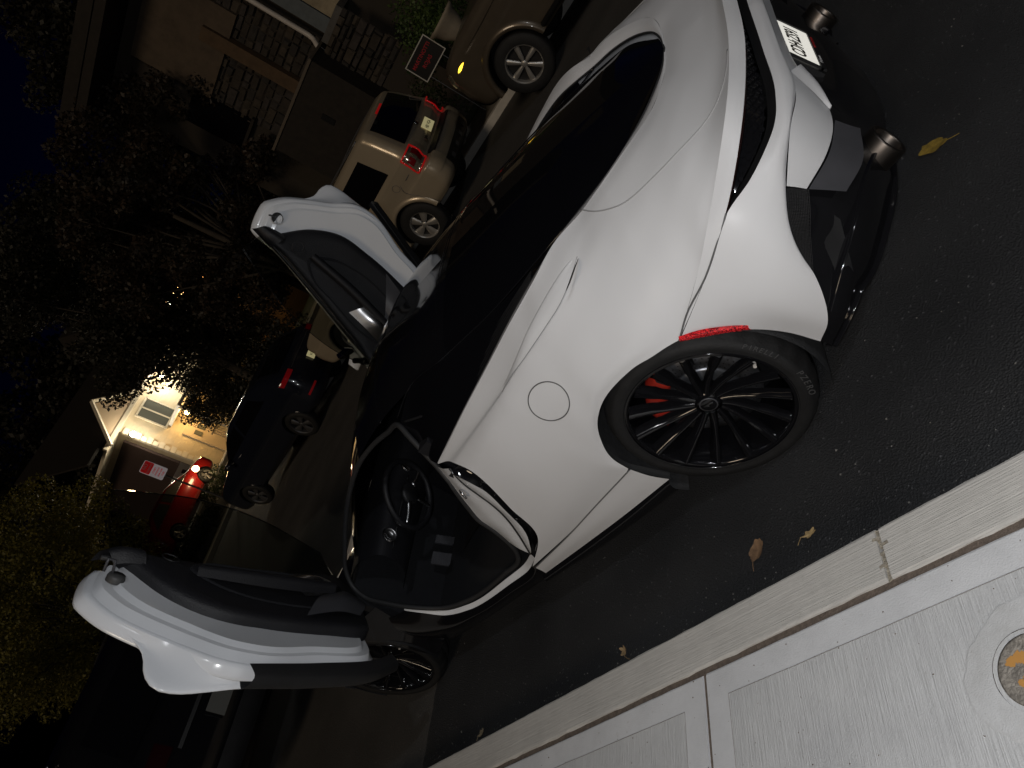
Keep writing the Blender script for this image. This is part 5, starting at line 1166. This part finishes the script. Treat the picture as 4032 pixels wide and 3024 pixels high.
MB().box((0, 0, 1.20), (.62, .012, .40)).build('sign_board', pmat('sign_black', (.006, .006, .006), .5), ys)
wb = pmat('sign_border', (.45, .44, .40), .6)
for c_, d in (((0, .008, 1.392), (.62, .005, .016)), ((0, .008, 1.008), (.62, .005, .016)), ((-.302, .008, 1.20), (.016, .005, .369)), ((.302, .008, 1.20), (.016, .005, .369))): MB().box(c_, d).build('border', wb, ys)
rt = pmat('sign_red_letters', (.34, .012, .02), .6)
text_part('sign_line', 'MARTINOTTI', .084, rt, ys, frame((0, .009, 1.27), (-1, 0, 0), (0, 0, 1)), .001, .001, 1.0)
text_part('sign_line', 'ROJAS', .084, rt, ys, frame((.02, .009, 1.15), (-1, 0, 0), (0, 0, 1)), .001, .001, 1.0)
for x in (-.2, .2): MB().tube([(x, 0, 0), (x, 0, 1.02)], .006, 5).build('stake', DALLOY, ys)
gs = empty('garden_statue', (5.02, -9.25, .1), 0, 'small pale garden statue beside the yard sign', 'statue')
MB().lathe([(0, 0), (.10, 0), (.10, .35), (.06, .40), (.07, .62), (.085, .80), (.05, .92), (.035, .97), (.055, 1.02), (.055, 1.09), (.02, 1.15), (0, 1.16)], 20, axis='z').build('figure', pmat('weathered_plaster', (.34, .32, .28), .9, noise=.45, nscale=12, bump=.6, bscale=40), gs, True)

# the lit house beyond the cross street
h2 = empty('lit_house', (29.0, -19.0, .12), 0, 'cream two-storey house with bright floodlights and a warm porch', 'house')
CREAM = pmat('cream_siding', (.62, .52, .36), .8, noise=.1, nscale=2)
def siding(m):
    nt = m.node_tree; b = nt.nodes['Principled BSDF']; tc = nt.nodes.new('ShaderNodeTexCoord'); w = nt.nodes.new('ShaderNodeTexWave'); w.bands_direction = 'Z'; w.wave_profile = 'SAW'; w.inputs['Scale'].default_value = 1.6
    nt.links.new(tc.outputs['Object'], w.inputs['Vector']); bp = nt.nodes.new('ShaderNodeBump'); bp.inputs['Strength'].default_value = .8; bp.inputs['Distance'].default_value = .02; nt.links.new(w.outputs['Fac'], bp.inputs['Height']); nt.links.new(bp.outputs['Normal'], b.inputs['Normal'])
siding(CREAM)
def q2(name, c, d, mat, rz=0): return MB().box((c[0] - 29, c[1] + 19, c[2] - .12), d, rz).build(name, mat, h2)
TRIM = pmat('cream_trim', (.66, .58, .44), .6)
q2('wall', (32.0, -20.45, 2.8), (6.0, 7.9, 4.6), CREAM)
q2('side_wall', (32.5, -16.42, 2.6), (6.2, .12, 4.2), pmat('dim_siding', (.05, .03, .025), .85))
q2('foundation', (32.0, -20.45, .45), (6.06, 8.0, .7), pmat('foundation', (.3, .27, .22), .9))
q2('soffit', (32.3, -20.0, 5.05), (7.0, 9.4, .12), TRIM)
q2('gutter', (28.78, -20.0, 5.08), (.14, 9.4, .16), TRIM)
# dormer gable face and roof slopes
gv = [(28.74 - 29, -15.9 + 19, 4.99), (28.74 - 29, -18.4 + 19, 4.99), (28.74 - 29, -17.15 + 19, 6.25)]
mk('gable', gv + [(a + .4, b, c_) for a, b, c_ in gv], [(0, 2, 1), (3, 4, 5), (0, 1, 4, 3), (1, 2, 5, 4), (2, 0, 3, 5)], pmat('tan_siding', (.62, .47, .31), .8), h2, False)
for ya, yb in ((-15.55, -17.15), (-18.75, -17.15)):
    MB().tube([(-.34, ya + 19, 4.85), (-.34, yb + 19, 6.36)], .09, 4).build('rake_board', TRIM, h2)
rf = [(-.22, 4.6, 5.14), (-.22, -5.9, 5.14), (3.4, -5.9, 7.6), (3.4, 4.6, 7.6)]
mk('roof', rf + [(a, b, c_ + .1) for a, b, c_ in rf], [(0, 1, 2, 3), (7, 6, 5, 4), (0, 4, 5, 1), (1, 5, 6, 2), (2, 6, 7, 3), (3, 7, 4, 0)], BRN, h2, False)
for y0 in (-17.55, -18.05):
    w_ = q2('window_pane', (28.96, y0 - .22, 4.1), (.05, .44, 1.2), pmat('blind_glass', (.12, .12, .10), .15))
q2('window_frame', (28.95, -18.02, 4.1), (.06, .07, 1.3), TRIM); q2('window_frame', (28.95, -17.50, 4.1), (.06, .07, 1.3), TRIM); q2('window_frame', (28.95, -18.56, 4.1), (.06, .07, 1.3), TRIM); q2('window_frame', (28.95, -18.03, 4.75), (.06, 1.1, .08), TRIM); q2('window_frame', (28.95, -18.03, 3.45), (.06, 1.1, .08), TRIM)
q2('porch_roof', (28.2, -19.3, 3.34), (1.7, 3.2, .14), pmat('white_trim', (.75, .74, .70), .5))
for y in (-17.8, -20.8): q2('porch_post', (27.5, y, 2.1), (.14, .14, 2.4), TRIM)
q2('porch_floor', (28.0, -18.4, .70), (2.0, 5.0, .2), pmat('foundation', (.3, .27, .22), .9))
q2('front_door', (28.95, -18.0, 1.75), (.06, .95, 2.0), pmat('tan_door', (.50, .40, .28), .6)); 
for y in (-17.85, -18.2): q2('door_light', (28.91, y, 2.15), (.03, .22, .35), pmat('blind_glass', (.12, .12, .10), .15))
for k in range(16): q2('quoin', (28.94, -16.52 - (.04 if k % 2 else 0), 1.0 + .25 * k), (.16, .22 + (.08 if k % 2 else 0), .22), TRIM)
for k in range(4): q2('step', (26.9 - .28 * k, -17.6, .60 - .14 * k), (.30, 1.6, .14), pmat('foundation', (.3, .27, .22), .9))
for k in range(9): q2('baluster', (27.05, -16.9 - .12 * k, 1.2), (.03, .03, .8), TRIM)
q2('handrail', (27.05, -17.4, 1.62), (.06, 1.2, .06), TRIM)
def lamp(name, label, loc, energy, colr, rad, strength, cat='lamp', box=(.14, .22, .12), grp=None):
    r = empty(name, loc, 0, label, cat, grp)
    MB().box((.08, 0, .10), (.10, .14, .10)).build('bracket', SILV, r)
    MB().lathe([(0, -rad), (rad * .7, -rad * .7), (rad, 0), (rad * .7, rad * .7), (0, rad)], 16, axis='z').build('bulb', pmat('bulb_' + name + str(int(energy)), colr, .4, emit=colr, estr=strength), r, True)
    d = bpy.data.lights.new(name, 'POINT'); d.energy = energy; d.color = colr; d.shadow_soft_size = rad
    lo = bpy.data.objects.new(name + '_light', d); COL.objects.link(lo); lo.parent = r; lo.location = (-.18, 0, -.02); return r
lamp('flood_lamp', 'white floodlight under the eave at the near corner of the lit house', (28.40, -16.25, 4.42), 130, (1, .90, .70), .12, 60, grp='floodlights under the eave')
lamp('flood_lamp', 'white floodlight under the eave, half hidden by the dark tree', (28.5, -19.6, 4.6), 130, (1, .93, .78), .12, 60, grp='floodlights under the eave')
lamp('porch_lamp', 'warm lamp under the porch roof of the lit house', (28.3, -18.2, 2.95), 65, (1, .62, .22), .10, 60)
lp = lamp('post_lamp', 'warm round lamp above the red hatchback', (24.30, -13.25, 1.62), 14, (1, .70, .36), .12, 30)
MB().tube([(0, 0, -1.3), (0, 0, -.12)], .03, 6).build('post', BPLAST, lp)
ut = empty('utility_box', (27.9, -15.0, .12), 0, 'white utility box on the side wall above the red hatchback', 'box')
MB().box((0, 0, 1.85), (.5, .75, .55)).build('cabinet', pmat('white_trim', (.75, .74, .70), .5), ut); MB().box((-.26, 0, 1.85), (.02, .18, .16)).build('meter', GREYP, ut); MB().box((.1, 0, .8), (.3, .6, 1.6)).build('plinth', pmat('foundation', (.3, .27, .22), .9), ut)

# a second lit house glimpsed through the trees
h3 = empty('far_house', (31, -28, .12), 0, 'house with warm lit windows glimpsed through the dark tree', 'house')
MB().box((2.5, 0, 3.9), (5, 9, 7.8)).build('wall', pmat('ochre_siding', (.35, .20, .09), .85, noise=.2), h3)
mk('roof', [(-.5, -5, 7.7), (-.5, 5, 7.7), (5.5, 5, 7.7), (5.5, -5, 7.7), (2.5, -5, 10.), (2.5, 5, 10.)], [(0, 4, 5, 1), (1, 5, 2), (2, 5, 4, 3), (3, 4, 0), (0, 1, 2, 3)], BRN, h3, False)
for i, (y, z) in enumerate(((-2.4, 6.3), (-1.4, 6.5), (1.1, 6.1), (2.3, 5.8), (3.4, 5.6))):
    w_ = MB().box((-.03, y, z), (.05, .75, 1.1)).build('window', pmat('lit_window_%d' % (i % 2), (.8, .6, .3), .5, emit=((1, .62, .24), (1, .88, .66))[i % 2], estr=(9, 14)[i % 2]), h3); MB().box((-.07, y, z), (.04, .05, 1.1)).build('mullion', BRN, w_); MB().box((-.07, y, z), (.04, .75, .05)).build('mullion', BRN, w_)

lamp('wall_lamp', 'warm wall lamp of the far house glowing through the leaves', (30.4, -28.3, 6.6), 420, (1, .70, .34), .14, 60)
# no-parking sign on its post
ns = empty('parking_sign', (21.2, -10.72, 0), R_(0), 'red and white no-parking sign on a post before the lit house', 'sign')
MB().tube([(.03, 0, 0), (.03, 0, 3.1)], .03, 8).build('post', DALLOY, ns)
def rrect(w, h, r, n=5):
    P = []
    for cx, cy, a0 in ((w / 2 - r, h / 2 - r, 0), (-w / 2 + r, h / 2 - r, 90), (-w / 2 + r, -h / 2 + r, 180), (w / 2 - r, -h / 2 + r, 270)):
        P += [(cx + r * math.cos(R_(a0 + 90 * k / n)), cy + r * math.sin(R_(a0 + 90 * k / n))) for k in range(n + 1)]
    return P
F0 = frame((-.02, 0, 2.73), (0, -1, 0), (0, 0, 1))
sb = MB().prism(rrect(.46, .72, .05), -.004, .004).build('sign_plate', pmat('sign_white', (.70, .64, .64), .5, emit=(.9, .8, .8), estr=.12), ns); sb.matrix_local = F0  # sign white and red carry a faint painted glow, no lamp
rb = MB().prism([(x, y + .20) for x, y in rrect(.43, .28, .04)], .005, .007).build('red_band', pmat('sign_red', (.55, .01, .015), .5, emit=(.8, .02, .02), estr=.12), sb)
for tx, sz, yy, m_ in (('NO', .15, .26, 'w'), ('PARKING', .085, .13, 'w'), ('STREET', .075, -.02, 'r'), ('SWEEPING', .065, -.11, 'r'), ('8AM-10AM', .065, -.20, 'r'), ('TUES', .07, -.29, 'r')):
    text_part('sign_text', tx, sz, pmat('sign_white2', (.75, .70, .70), .5) if m_ == 'w' else pmat('sign_red', (.55, .01, .015), .5), sb, Matrix.Translation((0, yy, .0085)), .0008, .001, 1.0)

# street lamp on the near pavement behind the photographer (its round reflection shows in the tan SUV's rear window)
sl = empty('street_lamp', (-7.2, 4.6, .13), 0, 'tall street lamp with cool white head on the near pavement behind the photographer', 'street lamp')
MB().tube([(0, 0, 0), (0, 0, .5), (0, 0, 5.6)], .07, 10, taper=[.10, .075, .05]).build('pole', DALLOY, sl, True)
MB().tube(curve([(0, 0, 5.4), (.1, -.4, 5.85), (.25, -1.3, 6.0)], 10), .03, 8).build('arm', DALLOY, sl, True)
MB().box((.28, -1.45, 6.03), (.22, .55, .09)).build('lamp_head', GREYP, sl)
MB().box((.28, -1.48, 5.975), (.16, .40, .02)).build('lamp_lens', pmat('led_lens', (.9, .95, 1.0), .3, emit=(.9, .95, 1), estr=40), sl)
ld = bpy.data.lights.new('street_lamp', 'SPOT'); ld.energy = 600; ld.color = (.93, .96, 1.0); ld.spot_size = R_(165); ld.spot_blend = .6; ld.shadow_soft_size = .16
lo = bpy.data.objects.new('street_lamp_light', ld); COL.objects.link(lo); lo.parent = sl; lo.location = (.28, -1.48, 5.93); lo.rotation_euler = Vector((.55, -.25, -.8)).to_track_quat('-Z', 'Y').to_euler()

# ------------------------------------------------------------------ trees
def tree(name, loc, label, h_trunk, crown, n, leaf, mat, seed, lean=(0, 0), tr=.16, nb=9, ncl=70, group=None, flat=.75):
    """crown = (cx,cy,cz,rx,ry,rz) relative"""
    g_ = random.Random(seed); r = empty(name, loc, 0, label, 'tree', group)
    top = (lean[0], lean[1], crown[2]); mb = MB()
    mb.tube(curve([(0, 0, 0), (lean[0] * .3 + .05, lean[1] * .3, h_trunk * .6), (lean[0] * .6, lean[1] * .6, h_trunk), top], 12), tr, 8, taper=list(np.linspace(tr, tr * .35, 12)))
    clumps = []
    for k in range(ncl):
        while True:
            u, v, w = g_.uniform(-1, 1), g_.uniform(-1, 1), g_.uniform(-1, 1)
            q = u * u + v * v + w * w
            if .12 < q < 1: break
        clumps.append((crown[0] + u * crown[3], crown[1] + v * crown[4], crown[2] + w * crown[5], g_.uniform(.10, .24) * max(crown[3:])))
    for k in range(nb * 3):
        c_ = g_.choice(clumps); z0 = h_trunk * g_.uniform(.7, 1.3); st = (lean[0] * .6, lean[1] * .6, z0)
        mid = tuple((a + b) / 2 + g_.uniform(-.25, .25) for a, b in zip(st, c_[:3]))
        mb.tube(curve([st, mid, c_[:3]], 8), tr * .3, 5, taper=list(np.linspace(tr * .34, .012, 8)))
    mb.build('trunk', BARK, r, True)
    o = foliage('crown', clumps, n, leaf, mat, r, seed + 50, flat); return r
tree('maple_tree', (11.0, -10.8, .1), 'dark rusty-leaved maple beside the stone house', 2.0, (0, -.3, 4.3, 2.8, 2.8, 2.8), 60000, .095, LMAP, 21, (.2, 0), .14, 10, 130)
tree('dark_tree', (17.2, -12.4, .1), 'tall dark tree standing in front of the lit house', 2.4, (0, -1.4, 5.6, 2.6, 3.4, 3.8), 60000, .11, LDK, 22, (0, -.3), .18, 10, 130)
tree('dark_tree', (24.8, -16.9, .1), 'dark bushy tree hiding the right half of the lit house', 1.2, (0, -1.9, 2.1, 1.4, 3.0, 2.0), 36000, .10, LDK, 26, (0, -.4), .13, 8, 110)
tree('yellow_tree', (24.6, -7.6, .1), 'yellow-green tree behind the raised left door', 1.3, (0, .4, 3.9, 2.4, 3.8, 3.4), 60000, .10, LYEL, 24, (.1, .3), .16, 10, 140)
tree('far_tree', (34, 2.5, .1), 'dark tree far along the street behind the black SUV', 2.5, (0, 0, 5.5, 3.5, 4.5, 3.8), 26000, .16, LDK, 25, (0, 0), .2, 8, 80)
tree('tall_tree', (13.0, -19.5, .1), 'tall black tree rising against the dusk sky behind the stone house', 4.0, (0, 0, 8.0, 3.2, 3.6, 4.0), 40000, .15, LDK, 27, (0, 0), .25, 9, 100)
tree('broad_tree', (21.0, -21.0, .1), 'broad dark tree between the stone house and the lit house', 3.0, (0, 0, 5.6, 3.4, 4.6, 4.2), 34000, .14, LDK, 29, (0, 0), .22, 9, 130)
tree('horizon_tree', (37, -29, .1), 'black tree crown behind the lit house, taller than its roof', 5.0, (0, 0, 9.5, 5, 7.5, 6.5), 36000, .30, LDK, 31, (0, 0), .3, 9, 110)
tree('horizon_tree', (39, -17, .1), 'black tree crown behind the yellow-green tree', 4.0, (0, 0, 7.5, 5, 7.0, 5.5), 30000, .30, LDK, 33, (0, 0), .3, 9, 100)
o = bevel_box(24.35, 28.4, -14.8, -9.0, .0, .86, .02).build('driveway', pmat('old_pavement', (.24, .22, .19), .9)); o['kind'] = 'structure'
b2 = empty('clipped_hedge', (23.9, -11.2, .13), 0, 'low dark green hedge in front of the red hatchback', 'hedge')
foliage('crown', [(rng.uniform(-.25, .25), -2.2 + .2 * k, rng.uniform(.3, .8), rng.uniform(.25, .35)) for k in range(22)], 5000, .07, leafmat('low_hedge_leaf', (.02, .04, .01), (.05, .07, .016)), b2, 19, 1)
MB().tube([(0, 0, 0), (0, .05, .5)], .04, 6).build('trunk', BARK, b2, True)
bs = empty('street_bush', (13.4, -10.3, .1), 0, 'low dark bush beside the dark car', 'shrub')
foliage('crown', [(rng.uniform(-.8, .8), rng.uniform(-.8, .8), rng.uniform(.3, 1.4), rng.uniform(.25, .45)) for k in range(24)], 3000, .09, LDK, bs, 9, 1)
MB().tube([(0, 0, 0), (.05, 0, .7)], .05, 6).build('trunk', BARK, bs, True)
